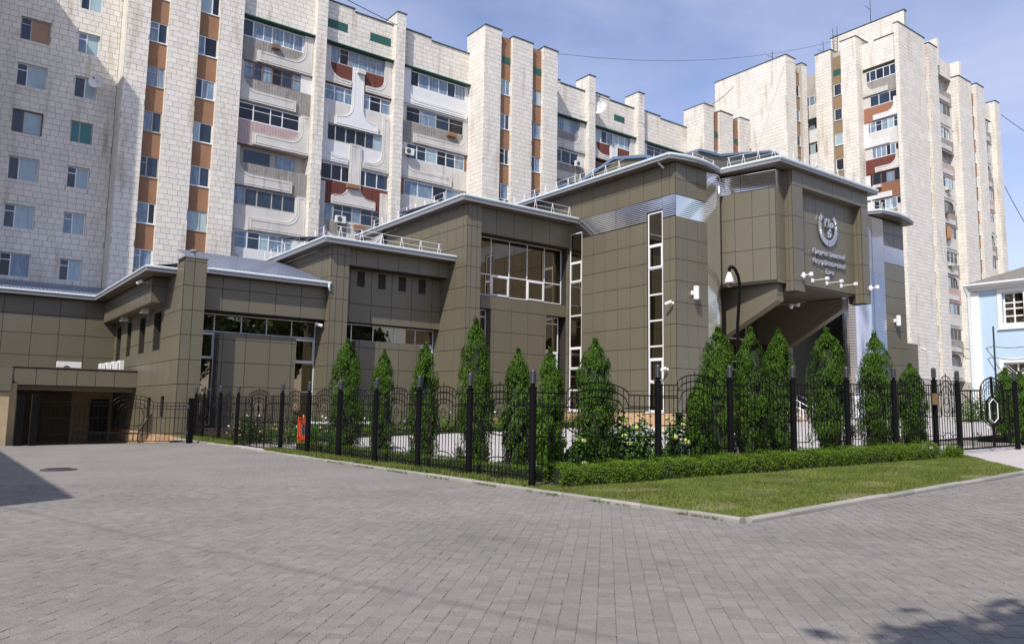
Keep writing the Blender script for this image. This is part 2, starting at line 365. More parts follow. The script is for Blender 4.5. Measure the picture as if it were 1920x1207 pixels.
kerb = thing('kerb', (9.85, 7.3, 0), None, None); kerb['kind'] = 'structure'
def kerb_stone(x0, y0, x1, y1):
    h0 = .058+random.uniform(-.010, .008)
    mb = MB(); dx, dy = x1-x0, y1-y0; L = math.hypot(dx, dy); nx, ny = -dy/L*.075, dx/L*.075; e = .012
    ux, uy = dx/L, dy/L; a, b = (x0+ux*e, y0+uy*e), (x1-ux*e, y1-uy*e); j = random.uniform(-.0012, .0012); vs = []
    for s, z in ((1, -.05), (1, h0-.02), (.78, h0)):
        for (px, py), sg in ((a, 1), (b, 1), (b, -1), (a, -1)): vs.append((px+nx*s*sg+j*ny*10, py+ny*s*sg+j*nx*10, zg(px)+z))
    fs = [(k*4+i, k*4+(i+1) % 4, k*4+4+(i+1) % 4, k*4+4+i) for k in (0, 1) for i in range(4)]+[(8, 9, 10, 11)]
    mb._add(vs, fs, 0); mb.build('kerb_stone', M['kerb'], kerb)
y = 7.3
while y < 40.5: kerb_stone(9.85, y, 9.85, y+1.0); y += 1.0
x = 9.95
while x < 42: kerb_stone(x, 7.3, x+1.0, 7.3); x += 1.0

# fence line: corner post at A0, left run along +Y, right run slightly off +X
A0 = (10.11, 12.65); A1 = (23.45, 10.70)
RD = Vector((A1[0]-A0[0], A1[1]-A0[1], 0)).normalized()
def on_right(px, off=0.):
    r = ray(px, 770); n = np.array([-RD.y, RD.x, 0]); p0 = np.array([A0[0], A0[1], 0])+n*off; t = (p0@n)/(r@n); return r[0]*t, r[1]*t
lawn = sheet('lawn', [[(9.94, 7.39), (20.6, 7.39), (24.0, 10.1), (24.0, 10.75), (10.1, 12.8), (9.94, 12.8)], [(9.94, 12.8), (10.5, 12.8), (10.9, 28.2), (9.94, 28.2)], [(9.94, 31.9), (10.5, 31.9), (11.5, 41), (9.94, 41)], [(28.2, 7.39), (60, 7.39), (60, 12), (28.2, 10.4)]], .045, M['dryground'])
sheet('driveway', [[(20.6, 7.39), (28.2, 7.39), (28.2, 16), (24.0, 16), (24.0, 10.1)]], .04, M['apron'])
sheet('forecourt', [[(12.6, 15.2), (70, 12.2), (70, 33), (12.6, 36.5)]], .030, M['apron'])
sheet('garden_path', [[(9.94, 28.2), (12.7, 28.2), (12.7, 31.9), (9.94, 31.9)]], .035, M['apron'])
sheet('garden_soil', [[(10.2, 12.6), (24, 10.7), (24, 13.6), (13.2, 15.4), (12.7, 41), (10.4, 41)], [(12.6, 34.6), (33.5, 34.6), (33.5, 41), (12.6, 41)], [(30.8, 26.6), (36, 26.6), (36, 30), (30.8, 36)]], .034 if False else .026, M['soil'])
# grass blades
def grass(poly_test, n, x0, x1, y0, y1, dz, hmin, hmax, name, seed):
    g = np.random.default_rng(seed); P = np.stack([g.uniform(x0, x1, n), g.uniform(y0, y1, n)], 1)
    P = P[[poly_test(a, b) for a, b in P]]
    patch = np.sin(P[:, 0]*1.9+1.3*np.sin(P[:, 1]*1.1))*np.sin(P[:, 1]*2.3+P[:, 0]*.7)
    near = 7.4+.4 > P[:, 1]
    keep = (g.random(len(P)) < np.clip(.95-.75*(patch > .55)-.3*near, .1, 1)); P = P[keep]; k = len(P)
    z = np.array([zg(a) for a in P[:, 0]])+dz; an = g.uniform(0, 2*np.pi, k); h = g.uniform(hmin, hmax, k); w = g.uniform(.006, .011, k); ln = g.uniform(.1, .7, k)*h; la = g.uniform(0, 2*np.pi, k)
    V = np.zeros((k, 3, 3)); V[:, 0] = np.stack([P[:, 0]-np.cos(an)*w, P[:, 1]-np.sin(an)*w, z], 1); V[:, 1] = np.stack([P[:, 0]+np.cos(an)*w, P[:, 1]+np.sin(an)*w, z], 1)
    V[:, 2] = np.stack([P[:, 0]+np.cos(la)*ln, P[:, 1]+np.sin(la)*ln, z+h], 1)
    o = np_mesh(name, V.reshape(-1, 3), 3, M['grass']); o['kind'] = 'stuff'; return o
def in_lawn(x, y):
    yf = A0[1]+(x-A0[0])*RD.y/RD.x
    return (x > 9.95 and y > 7.4 and y < yf and (x < 20.6 or (x-20.6)/(3.4) < (y-7.4)/2.7))
grass(in_lawn, 210000, 9.95, 24, 7.4, 12.7, .045, .015, .048, 'grass', 1)
grass(lambda x, y: x < 10.15+.018*(y-12.6), 26000, 9.95, 10.5, 12.7, 28, .045, .05, .16, 'grass', 2)
grass(lambda x, y: True, 9000, 9.98, 11.3, 32.2, 40.5, .045, .05, .2, 'grass', 3)
tw = []
for k_ in range(420):                                      # tufts growing in the joint along the kerb
    if k_ % 3 == 0: tx, ty = random.uniform(10, 30), 7.19+random.uniform(-.02, .02)
    else: tx, ty = 9.74, random.uniform(7.3, 22)
    if math.sin(tx*2.1)+math.sin(ty*3.3) < .9: continue
    for q in range(7):
        a = random.uniform(0, 6.28); l = random.uniform(.02, .06); tw += [(tx-.006, ty, zg(tx)), (tx+.006, ty, zg(tx)), (tx+l*math.cos(a), ty+l*math.sin(a), zg(tx)+random.uniform(.02, .06))]
        tx += random.uniform(-.03, .03); ty += 0 if k_ % 3 == 0 else random.uniform(-.03, .03)
o = np_mesh('weeds', np.array(tw), 3, M['grass']); o['kind'] = 'stuff'
p = onG(110, 880)
mh = thing('manhole_cover', (p[0], p[1], zg(p[0])), 'round dark iron manhole cover set in the paving beside the building shadow', 'manhole')
MB().lathe(p[0], p[1], [(.42, zg(p[0])-.01), (.42, zg(p[0])+.012), (.36, zg(p[0])+.014)], 24).build('rim', M['dkgrey'], mh)
mb = MB().lathe(p[0], p[1], [(.33, zg(p[0])+.012), (.33, zg(p[0])+.022), (.30, zg(p[0])+.024)], 24)
for i in range(-3, 4): mb.box(p[0]-.26, p[0]+.26, p[1]+i*.075-.012, p[1]+i*.075+.012, zg(p[0])+.02, zg(p[0])+.032)
mb.build('lid', M['dkgrey'], mh)

# ---------------------------------------------------------------- fence
def post_parts(parent, x, y, z, H, scale=1.0):
    r = .077*scale
    b = MB().lathe(x, y, [(r*1.05, z-.05), (r*1.05, z+.04), (r, z+.05), (r, z+H-.40), (r*1.2, z+H-.395), (r*1.2, z+H-.37), (r*.6, z+H-.365), (r*.6, z+H-.29)], 14).build('post', M['iron'], parent)
    prof_ = []; z0 = z+H-.30
    for k in range(5): prof_ += [(.055, z0+k*.042), (.074, z0+k*.042+.006), (.068, z0+k*.042+.030), (.052, z0+k*.042+.034)]
    prof_ += [(.066, z0+.21), (.062, z0+.25), (.045, z0+.285), (.015, z0+.30)]
    MB().lathe(x, y, prof_, 14).build('lamp_head', M['ironl'], b)
    return b
def ornate_panel(mb, p, q, zp, zq, arch=.17, r=.0118, nb=17, medallion=True):
    p = Vector((*p, 0)); q = Vector((*q, 0)); L = (q-p).length; d = (q-p)/L; uc = L/2; a = .25*L
    def P(u, z):
        t = u/L; c = p+d*u; return (c.x, c.y, zp+(zq-zp)*t+z)
    def top(u):
        t = (u-uc)/a; return 1.97+arch*math.sqrt(max(0, 1-t*t)) if abs(t) < 1 else 1.97
    us = [L*(i+.5)/nb for i in range(nb)]
    for i, u in enumerate(us):
        t = abs(u-uc)/a
        if t < .30 and medallion: mb.bar(P(u, .02), P(u, 1.30-.1*(1-t)), r); mb.bar(P(u, 1.72), P(u, top(u)), r)
        else: mb.bar(P(u, .02), P(u, top(u)), r)
    mb.bar(P(uc, 1.72), P(uc, 1.97+arch+.09), r*1.1)
    for z0, sc in ((0, 1.0), (-.15, .93), (-.31, .80)):    # concentric arches
        pt = [P(uc+a*sc*math.cos(t), 1.97+z0+arch*1.05*math.sin(t)) for t in np.linspace(math.pi, 0, 13)]
        mb.path(pt, r*1.15)
        if z0 == 0:
            mb.bar(P(0, 1.97), pt[0], r*1.15); mb.bar(pt[-1], P(L, 1.97), r*1.15)
        else:
            e = .12*L
            mb.bar(pt[0], P(uc-a*sc-.05, 1.97+z0-.10), r); mb.bar(pt[-1], P(uc+a*sc+.05, 1.97+z0-.10), r)
            mb.bar(P(0, 1.97+z0-.10+.12*(z0 < -.2)), P(uc-a*sc-.05, 1.97+z0-.10+.12*(z0 < -.2)), r); mb.bar(P(uc+a*sc+.05, 1.97+z0-.10+.12*(z0 < -.2)), P(L, 1.97+z0-.10+.12*(z0 < -.2)), r)
    mb.path([P(uc+a*.52*math.cos(t), 1.44+.32*math.sin(t)) for t in np.linspace(0, 2*math.pi, 17)], r)
    mb.path([P(uc+.11*math.cos(t), 1.50+.11*math.sin(t)) for t in np.linspace(0, 2*math.pi, 11)], r)
    mb.path([P(uc+a*1.02*math.cos(t), 1.32+.27*math.sin(t)) for t in np.linspace(math.pi, 2*math.pi, 11)], r*1.1)
    mb.bar(P(0, 1.05), P(uc-a*1.02, 1.05), r); mb.bar(P(uc+a*1.02, 1.05), P(L, 1.05), r); mb.bar(P(uc-a*1.02, 1.05), P(uc-a*1.02, 1.32), r); mb.bar(P(uc+a*1.02, 1.05), P(uc+a*1.02, 1.32), r)
    mb.path([P(uc+a*.8*math.cos(t), .42+.16*math.sin(t)) for t in np.linspace(0, math.pi, 9)], r)
    mb.bar(P(0, .50), P(uc-a*.95, .50), r); mb.bar(P(uc+a*.95, .50), P(L, .50), r); mb.bar(P(uc-a*.95, .50), P(uc-a*.75, .60), r); mb.bar(P(uc+a*.95, .50), P(uc+a*.75, .60), r)
    mb.bar(P(0, .24), P(L, .24), r*1.1)
    return P
PX_L = [998.8, 881, 785.6, 705, 637.4, 578.9, 528.4, 445.8, 412.4, 381.3, 366.5]
LP = []
for i, px in enumerate(PX_L):
    X = 10.11 if i == 0 else 10.15+.02*i+(.25 if i > 7 else 0)
    Y = 12.65 if i == 0 else float(onX(px, 770, X)[1]); LP.append((X, Y))
# the far measurements drift, so even the spacing out a little
fl = thing('iron_fence', (10.11, 12.65, 0), 'ornate black iron fence with louvred lamp posts along the paved yard', 'fence')
for i, (X, Y) in enumerate(LP): post_parts(fl, X, Y, zg(X), 2.45 if i < 8 else 2.5)
for i in range(len(LP)-1):
    if i == 6: continue                                    # the wicket gate hangs here
    mb = MB(); ornate_panel(mb, LP[i], LP[i+1], zg(LP[i][0]), zg(LP[i+1][0]), nb=17 if i < 7 else 13); mb.build('fence_panel', M['iron'], fl)
RPX = [1233.8, 1369.3, 1487.4, 1589, 1677.7, 1753.5]
RP = [A0]+[on_right(px) for px in RPX]
fr = thing('iron_fence', (*RP[1], zg(RP[1][0])), 'ornate black iron fence stepping uphill behind the clipped hedge and lawn', 'fence')
for i, (X, Y) in enumerate(RP):
    if i: post_parts(fr, X, Y, zg(X), 2.58)
for i in range(len(RP)-1):
    mb = MB(); z0 = zg(RP[i][0]) if i == 0 else zg(RP[i][0])+.14
    ornate_panel(mb, RP[i], RP[i+1], z0, z0 if i == 0 else zg(RP[i+1][0])+.10, nb=22 if i == 0 else 17, arch=.24); mb.build('fence_panel', M['iron'], fr)
b_ = MB(); x_, y_ = RP[6]; b_.box(x_-.36, x_-.06, y_-.12, y_-.09, zg(x_)+1.50, zg(x_)+1.82); b_.build('plaque', M['brass'], fr)
# wicket gate in the left run
g0, g1 = LP[6], LP[7]
wg = thing('wicket_gate', (g0[0], g0[1], 0), 'low black iron pedestrian gate with a round arched crest before the rose beds', 'gate')
mb = MB(); P = ornate_panel(mb, (g0[0], g0[1]+.12), (g1[0], g1[1]-.12), .02, .02, nb=27, arch=.22, r=.012, medallion=True)
L_ = g1[1]-g0[1]-.24
for f_ in (.0, .17, .34, .5, .66, .83, 1.0): mb.bar(P(L_*f_, .03), P(L_*f_, 1.95), .024)
mb.build('gate_leaf', M['iron'], wg)
mb = MB()
for zz in (.06, 1.0): mb.bar(P(0, zz), P(L_, zz), .02)
mb.path([P(L_*.5+L_*.30*math.cos(t), 1.25+.32*math.sin(t)) for t in np.linspace(math.pi, 2*math.pi, 13)], .02)
mb.build('rail', M['iron'], wg)
# sliding gate across the ramp
gp = (9.34, 35.4); gq = (3.0, 36.45)
sg = thing('sliding_gate', (gp[0], gp[1], zg(gp[0])), 'wide black iron sliding gate of thin bars across the garage ramp', 'gate')
mb = MB(); P0 = Vector((gp[0]-.15, gp[1], 0)); P1 = Vector((gq[0]+.75, gq[1]-.15, 0)); L_ = (P1-P0).length; D_ = (P1-P0)/L_
Pg = lambda u, z: ((P0+D_*u).x, (P0+D_*u).y, zg((P0+D_*u).x)+z)
uc = 2.15
for i in range(int(L_/.17)+1):
    u = i*.17; t = (u-uc)/.75; mb.bar(Pg(u, .08), Pg(u, 1.72+(.30*math.sqrt(1-t*t) if abs(t) < 1 else 0)), .010)
for z_ in (.10, .42, 1.58, 1.72):
    if z_ < 1: mb.bar(Pg(0, z_), Pg(L_, z_), .014)
    else: mb.bar(Pg(0, z_), Pg(uc-.75, z_), .013); mb.bar(Pg(uc+.75, z_), Pg(L_, z_), .013)
for sc_, dz in ((1, 0), (.93, -.14), (.7, -.30)): mb.path([Pg(uc+.75*sc_*math.cos(t), 1.72+dz+.30*math.sin(t)) for t in np.linspace(0, math.pi, 13)], .013)
mb.path([Pg(uc+.48*math.cos(t), 1.12+.52*math.sin(t)) for t in np.linspace(0, 2*math.pi, 9)], .013); mb.path([Pg(uc+.75*math.cos(t), 1.0+.25*math.sin(t)) for t in np.linspace(math.pi, 2*math.pi, 9)], .013)
mb.bar(Pg(0, 1.08), Pg(uc-.8, 1.08), .012); mb.bar(Pg(uc+.8, 1.08), Pg(L_, 1.08), .012)
mb.build('gate_leaf', M['iron'], sg)
for (x_, y_, h_, w_) in ((gp[0], gp[1], 1.92, .11), (gq[0]+.62, gq[1]-.1, 2.02, .13), (gq[0]+.12, gq[1], 2.0, .14)):
    MB().box(x_-w_, x_+w_, y_-w_, y_+w_, zg(x_)-.05, zg(x_)+h_).build('gate_post', M['iron'], sg)
mb = MB(); x_, y_ = gp
for z_ in (.45, 1.55): mb.box(x_-.25, x_-.10, y_-.08, y_+.08, zg(x_)+z_-.09, zg(x_)+z_+.09)
mb.build('roller_bracket', M['dkgrey'], sg)
# main gate on the right: side bay and double leaf with the round medallion
GA, GB = on_right(1797), on_right(1905)
mg = thing('entrance_gate', (*GA, zg(GA[0])), 'black iron double gate with an oval monogram medallion across the driveway', 'gate')
for c in (GA, GB): post_parts(mg, *c, zg(c[0]), 2.5)
mb = MB(); ornate_panel(mb, RP[6], GA, zg(RP[6][0])+.10, zg(GA[0])+.10, nb=9, arch=.26); mb.build('fence_panel', M['iron'], fr)
p = Vector((*GA, 0)); q = Vector((*GB, 0)); L_ = (q-p).length; d_ = (q-p)/L_
Pm = lambda u, z: ((p+d_*u).x, (p+d_*u).y, zg((p+d_*u).x)+.12+z)
uc = L_*.58
for side in (0, 1):
    mb = MB(); u0, u1 = (.12, uc-.03) if side == 0 else (uc+.03, L_-.12)
    nb = int((u1-u0)/.115)
    def topz(u): t = (u-uc)/.60; return 1.78+(.38*math.sqrt(1-t*t) if abs(t) < 1 else 0)
    for i in range(nb+1):
        u = u0+(u1-u0)*i/nb
        if abs(u-uc) < .30: mb.bar(Pm(u, .05), Pm(u, .62), .010); mb.bar(Pm(u, 1.62), Pm(u, topz(u)), .010)
        else: mb.bar(Pm(u, .05), Pm(u, topz(u)), .010)
    mb.bar(Pm(u0, .05), Pm(u1, .05), .028); mb.bar(Pm(u0, 0.05), Pm(u0, 1.78), .028)
    e0, e1 = (u0, uc-.6) if side == 0 else (uc+.6, u1)
    mb.bar(Pm(e0, 1.78), Pm(e1, 1.78), .024); mb.bar(Pm(e0, .88), Pm(e1, .88), .016); mb.bar(Pm((e0+e1)/2, .05), Pm((e0+e1)/2, 1.78), .024)
    t0, t1 = (math.pi, math.pi/2) if side == 0 else (math.pi/2, 0)
    for sc_, dz in ((1, 0), (.85, -.12), (.7, -.22)): mb.path([Pm(uc+.60*sc_*math.cos(t), 1.78+dz+.38*math.sin(t)) for t in np.linspace(t0, t1, 8)], .022 if sc_ == 1 else .012)
    s_ = 1 if side else -1
    mb.path([Pm(uc+s_*(.60+(abs(e1-e0))*f), 1.22+.48*(.5-.5*math.cos(math.pi*f))) for f in np.linspace(0, 1, 9)], .016)
    mb.path([Pm(uc+s_*(.60-.60*f), .95-.28*math.sin(f*math.pi/2)) for f in np.linspace(0, 1, 7)], .02)
    mb.bar(Pm(uc+s_*.60, .9), Pm(uc+s_*.60, 1.78), .022); mb.bar(Pm(uc+s_*.03, .05), Pm(uc+s_*.03, .66), .03); mb.bar(Pm(uc+s_*.03, 1.66), Pm(uc+s_*.03, 2.2), .03)
    mb.path([Pm(uc+s_*(.65+.1*k), .30+.22*((k+1) % 2)) for k in range(5)], .011)
    mb.build('gate_leaf', M['iron'], mg)
hexa = [(-.30, .85), (0, .68), (.30, .85), (.30, 1.45), (0, 1.62), (-.30, 1.45)]
mb = MB()
for a, b in zip(hexa, hexa[1:]+hexa[:1]): mb.bar(Pm(uc+a[0], a[1]), Pm(uc+b[0], b[1]), .035)
med = mb.build('medallion', M['iron'], mg)
mb = MB()
for a, b in zip(hexa, hexa[1:]+hexa[:1]): mb.bar(Vector(Pm(uc+a[0]*.72, 1.15+(a[1]-1.15)*.78))+Vector((0, -.03, 0)), Vector(Pm(uc+b[0]*.72, 1.15+(b[1]-1.15)*.78))+Vector((0, -.03, 0)), .015)
mb.build('medallion_rim', M['white'], med)
def text_mesh(body, size, shear, extrude, name, m, parent, mw, bold=0.):
    cu = bpy.data.curves.new('lettering', 'FONT'); cu.body = body; cu.size = size; cu.shear = shear; cu.extrude = extrude; cu.offset = bold; cu.align_x = 'CENTER'; cu.resolution_u = 3
    t = bpy.data.objects.new('lettering', cu); COL.objects.link(t)
    me = bpy.data.meshes.new_from_object(t.evaluated_get(bpy.context.evaluated_depsgraph_get())); bpy.data.objects.remove(t); bpy.data.curves.remove(cu)
    me.transform(mw); me.materials.clear(); me.materials.append(m)
    return link(name, me, parent)
FRONT = Matrix(((1, 0, 0, 0), (0, 0, -1, 0), (0, 1, 0, 0), (0, 0, 0, 1)))      # text plane XY -> wall facing -Y
mrot = Matrix.Rotation(math.atan2(d_.y, d_.x), 4, 'Z')
for ch, du, dz, s in (('П', -.07, 1.18, .26), ('Р', .07, 1.15, .26), ('Б', 0, .94, .26)):
    c = Pm(uc+du, dz)
    text_mesh(ch, s, .2, .012, 'letter', M['iron'], med, Matrix.Translation((c[0], c[1]-.02, c[2])) @ mrot @ FRONT, .008)

# ---------------------------------------------------------------- vegetation
def leaf_quads(C, N, size, aspect, g, up=0.):
    k = len(C); n = N+g.normal(0, .45, N.shape); n /= np.linalg.norm(n, axis=1)[:, None]
    t = np.cross(n, g.normal(0, 1, n.shape)+np.array([0, 0, up])); t /= np.linalg.norm(t, axis=1)[:, None]
    if up:                                                 # long axis leans upward
        zz = np.array([0, 0, 1.0])[None]-n*n[:, 2:3]; zz += g.normal(0, .35, n.shape); zz /= np.linalg.norm(zz, axis=1)[:, None]; b = zz; t = np.cross(b, n)
    else: b = np.cross(n, t)
    s = size*g.uniform(.6, 1.35, k)[:, None]; V = np.zeros((k, 4, 3))
    V[:, 0] = C-b*s*aspect; V[:, 1] = C+t*s*.5; V[:, 2] = C+b*s*aspect; V[:, 3] = C-t*s*.5
    return V.reshape(-1, 3)
def thuja_mesh(seed, n, two=False):
    g = np.random.default_rng(seed); nc = 170
    hh = np.sort(g.beta(1.15, 1.25, nc)); an = g.uniform(0, 2*np.pi, nc)
    def R(h): return np.interp(h, [0, .12, .35, .6, .8, .93, 1.0], [.88, .98, 1.0, .95, .76, .44, .07])
    prm = g.uniform(0, 6.28, 3); off = g.uniform(.70, 1.10, nc)*(1+.10*np.sin(3*an+prm[0]+9*hh)+.08*np.sin(14*hh+prm[1]+an)); cl = np.stack([np.cos(an)*R(hh)*off, np.sin(an)*R(hh)*off, hh], 1)
    ci = g.integers(0, nc, n); rr = .145
    P = cl[ci]+g.normal(0, 1, (n, 3))*np.array([rr, rr, .028]); P[:, 2] = np.clip(P[:, 2], .01, None)
    top = g.random(n) < .05; P[top] = np.stack([g.normal(0, .10, top.sum()), g.normal(0, .10, top.sum()), g.uniform(.90, 1.035, top.sum())], 1)
    r = np.hypot(P[:, 0], P[:, 1]); lim = R(np.clip(P[:, 2], 0, 1))*1.2+.04; f = np.where(r > lim, lim/np.maximum(r, 1e-6), 1); P[:, 0] *= f; P[:, 1] *= f
    N = np.stack([P[:, 0], P[:, 1], np.full(n, .25)], 1); N /= np.linalg.norm(N, axis=1)[:, None]
    return P, N, R
def make_thuja(x, y, z, h, w, seed, label):
    t = thing('thuja_tree', (x, y, z), label, 'conifer', 'thujas planted along the fence')
    g = np.random.default_rng(seed+50); n = int(14000+3600*h/3); P, N, R = thuja_mesh(seed, n)
    lean = g.normal(0, .012, 2); asym = 1+g.normal(0, .05)
    P = P*np.array([w, w*asym, h]); P[:, :2] += P[:, 2:3]*lean; P += np.array([x, y, z+.08])
    np_mesh('crown', leaf_quads(P, N, .0175+.003*h/3, 2.3, g, up=1.), 4, M['leaf_thuja'], t)
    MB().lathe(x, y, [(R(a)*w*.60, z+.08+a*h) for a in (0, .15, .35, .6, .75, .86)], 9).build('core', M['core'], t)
    MB().bar((x, y, z-.05), (x, y, z+.4), .06, 0, 8, .04).build('trunk', M['bark'], t)
TL = [(648, 648, 60, 11.35), (716, 668, 44, 11.3), (795, 655, 52, 11.3), (891, 612, 66, 11.3), (971, 668, 56, 11.3)]
NMS = ['thuja beside the orange barrier box, broad and evenly tapered', 'slim low thuja between two broader ones on the yard side', 'pale tipped thuja with a loose top before the recessed bank wall', 'tallest thuja of the yard side row, with a ragged spire', 'short thuja just left of the fence corner post']
for i, (px, pt, w, X) in enumerate(TL):
    p = onX(px, 790, X); top = onX(px, pt, X)[2]; d = screen(p)[2]
    make_thuja(X, float(p[1]), zg(X), float(top)-zg(X), w*.46/FPX*d, 10+i, NMS[i])
TR = [(1028, 668, 56, 1.0), (1116, 650, 78, .95), (1310, 722, 50, .7), (1350, 628, 82, 1.3), (1412, 630, 72, 1.1), (1458, 632, 66, 1.3), (1556, 630, 76, 1.2), (1643, 638, 66, 1.15), (1709, 692, 54, 1.1)]
NMR = ['thuja just right of the fence corner post with a leafy shoulder', 'stout thuja before the tall left window of the bank', 'knee-high young thuja crowding the foot of a taller one', 'tall thuja in front of the corrugated metal corner', 'twin thuja left one below the entrance canopy', 'twin thuja right one below the entrance canopy', 'pointed thuja before the dark entrance recess', 'thuja in front of the large corrugated column', 'shortest thuja at the right end beside the brass plaque']
for i, (px, pt, w, off) in enumerate(TR):
    x_, y_ = on_right(px, off); p = (x_, y_, 1.5); d = screen(p)[2]; r = ray(px, pt); top = CAMZ+r[2]*(y_/r[1])
    make_thuja(x_, y_, zg(x_), float(top)-zg(x_), w*.45/FPX*d, 30+i, NMR[i])
for i, (px, pt, w, Y, nm) in enumerate([(1890, 698, 46, 12.5, 'narrow thuja beside the right post of the driveway gate'), (1916, 706, 40, 11.2, 'thuja cut by the right edge of the view past the last gate post')]):
    p = onY(px, 790, Y); make_thuja(float(p[0]), Y, zg(p[0]), float(onY(px, pt, Y)[2])-zg(p[0]), w/2/FPX*screen(p)[2], 60+i, nm)

def hedge(name, a, b, w, h, label, n, m, seed, lumps=.07, sz=.019, cat='hedge'):
    g = np.random.default_rng(seed); L = math.hypot(b[0]-a[0], b[1]-a[1]); ux, uy = (b[0]-a[0])/L, (b[1]-a[1])/L
    t = thing(name, (a[0], a[1], zg(a[0])), label, cat)
    s = g.uniform(0, L, n); face = g.random(n); q = g.uniform(-1, 1, n); hz = g.uniform(.0, 1, n)
    lat = np.where(face < .42, q, np.where(face < .85, -1., 1.)); z = np.where(face < .42, 1., hz)
    bul = 1+lumps*np.sin(s*5.1+seed)*np.cos(s*2.3)+lumps*.9*np.sin(s*11+q*2)+lumps*.9*np.sin(s*19+hz*5)*np.sin(hz*8+s*3); rnd = 1-.16*(z > .85)*(np.abs(lat) > .8)-.30*(1-z)**1.5*(np.abs(lat) > .9)
    lat = lat*bul*rnd+g.normal(0, .07, n); z = z*h*(1+.55*lumps*np.sin(s*4.3+1)+.6*lumps*np.sin(s*9.7)+.5*lumps*np.sin(s*17+3*q))+g.normal(0, .02, n); z = np.maximum(z, .02)
    s = s+g.normal(0, .03, n)
    P = np.stack([a[0]+ux*s-uy*lat*w/2, a[1]+uy*s+ux*lat*w/2, z], 1); P[:, 2] += np.array([zg(x) for x in P[:, 0]])+.03
    N = np.stack([-uy*lat, ux*lat, np.where(face < .42, 1.2, .35)], 1)+1e-3; N /= np.linalg.norm(N, axis=1)[:, None]
    np_mesh('foliage', leaf_quads(P, N, sz, .75, g), 4, m, t)
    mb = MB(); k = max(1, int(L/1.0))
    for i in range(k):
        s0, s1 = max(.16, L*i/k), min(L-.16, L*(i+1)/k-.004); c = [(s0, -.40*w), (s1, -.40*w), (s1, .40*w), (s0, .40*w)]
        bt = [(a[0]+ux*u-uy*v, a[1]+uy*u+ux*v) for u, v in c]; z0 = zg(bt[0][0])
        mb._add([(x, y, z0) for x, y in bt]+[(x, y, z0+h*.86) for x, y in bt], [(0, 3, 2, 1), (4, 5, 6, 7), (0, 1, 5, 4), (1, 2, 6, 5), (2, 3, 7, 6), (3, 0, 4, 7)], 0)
    mb.build('shade_core', M['core'], t)  # solid dark block, painted as the shade within the hedge
    return t
ha = (10.35, 12.28); hb = on_right(1741, -.52)
hedge('box_hedge', ha, hb, .62, .415, 'long clipped boxwood hedge on the lawn in front of the right fence', 60000, M['leaf_box'], 3, lumps=.13)
x_, y_ = on_right(1780, -.75)
BUSHXY = (x_, y_)
hedge('box_hedge', (10.78, 13.2), (11.15, 27.6), .45, .30, 'low boxwood hedge inside the fence under the yard side thujas', 26000, M['leaf_box'], 5)
hedge('box_hedge', (14.0, 33.6), (31, 33.6), .6, .42, 'far boxwood hedge across the forecourt at the foot of the bank wall', 12000, M['leaf_box'], 6, sz=.03)
def bush(x, y, h, w, seed, n, label, flower=None, nf=0, fs=.06, m='leaf_shrub', name='flowering_shrub', cat='shrub', group=None, ls=.05):
    g = np.random.default_rng(seed); z = zg(x); t = thing(name, (x, y, z), label, cat, group)
    nc = 22; cc = g.normal(0, 1, (nc, 3)); cc /= np.linalg.norm(cc, axis=1)[:, None]; cc *= g.uniform(.45, .95, nc)[:, None]; cc[:, 2] = np.abs(cc[:, 2])
    ci = g.integers(0, nc, n); P = cc[ci]+g.normal(0, .17, (n, 3)); P[:, 2] = np.abs(P[:, 2]); N = P/np.maximum(np.linalg.norm(P, axis=1)[:, None], .1)
    W = P*np.array([w, w, h])+np.array([x, y, z+.05])
    np_mesh('foliage', leaf_quads(W, N, ls, .8, g), 4, M[m], t)
    mb = MB()
    for i in range(6):
        e = cc[i]*np.array([w, w, h])*.8; mb.bar((x, y, z), (x+e[0], y+e[1], z+e[2]+.05), .012, 0, 4, .006)
    mb.build('stem', M['bark'], t)
    if nf:
        for i in range(nf):
            a = g.uniform(0, 6.28); hz = g.uniform(.35, 1.02); r = w*math.sqrt(max(.05, 1-(hz*.85)**2))*1.03; c = (x+r*math.cos(a)*.95, y+r*math.sin(a)*.95, z+h*hz); s = fs*g.uniform(.7, 1.25)
            MB().lathe(c[0], c[1], [(s*.3, c[2]-s*.8), (s*.9, c[2]-s*.35), (s, c[2]), (s*.75, c[2]+s*.5), (s*.25, c[2]+s*.75)], 7).build('blossom', M[flower], t, True)
bush(BUSHXY[0], BUSHXY[1], .42, .30, 79, 5200, 'small round boxwood bush before the driveway gate post', m='leaf_box', name='box_bush', cat='bush', ls=.019)
FL = [(1185, 770, 1.25, .95, 1.0), (1290, 775, 1.3, .7, .9)]
hy = [(1165, 1.0, .85, 1.3, 'lime flowered hydrangea beside the stout thuja'), (1205, 1.5, .75, 1.25, 'hydrangea with white and lime heads left of the tall fence post'), (1268, 1.1, .75, 1.3, 'hydrangea with pale heads right of the tall fence post'), (1075, .95, .6, .9, 'low hydrangea between the corner thujas')]
for i, (px, off, w, h, nm) in enumerate(hy):
    x_, y_ = on_right(px, off); bush(x_, y_, h, w*.62, 80+i, 1500, nm, 'hydr' if i != 1 else 'rose_w', 7, .085, name='hydrangea', cat='hydrangea', group='hydrangeas inside the fence', ls=.075)
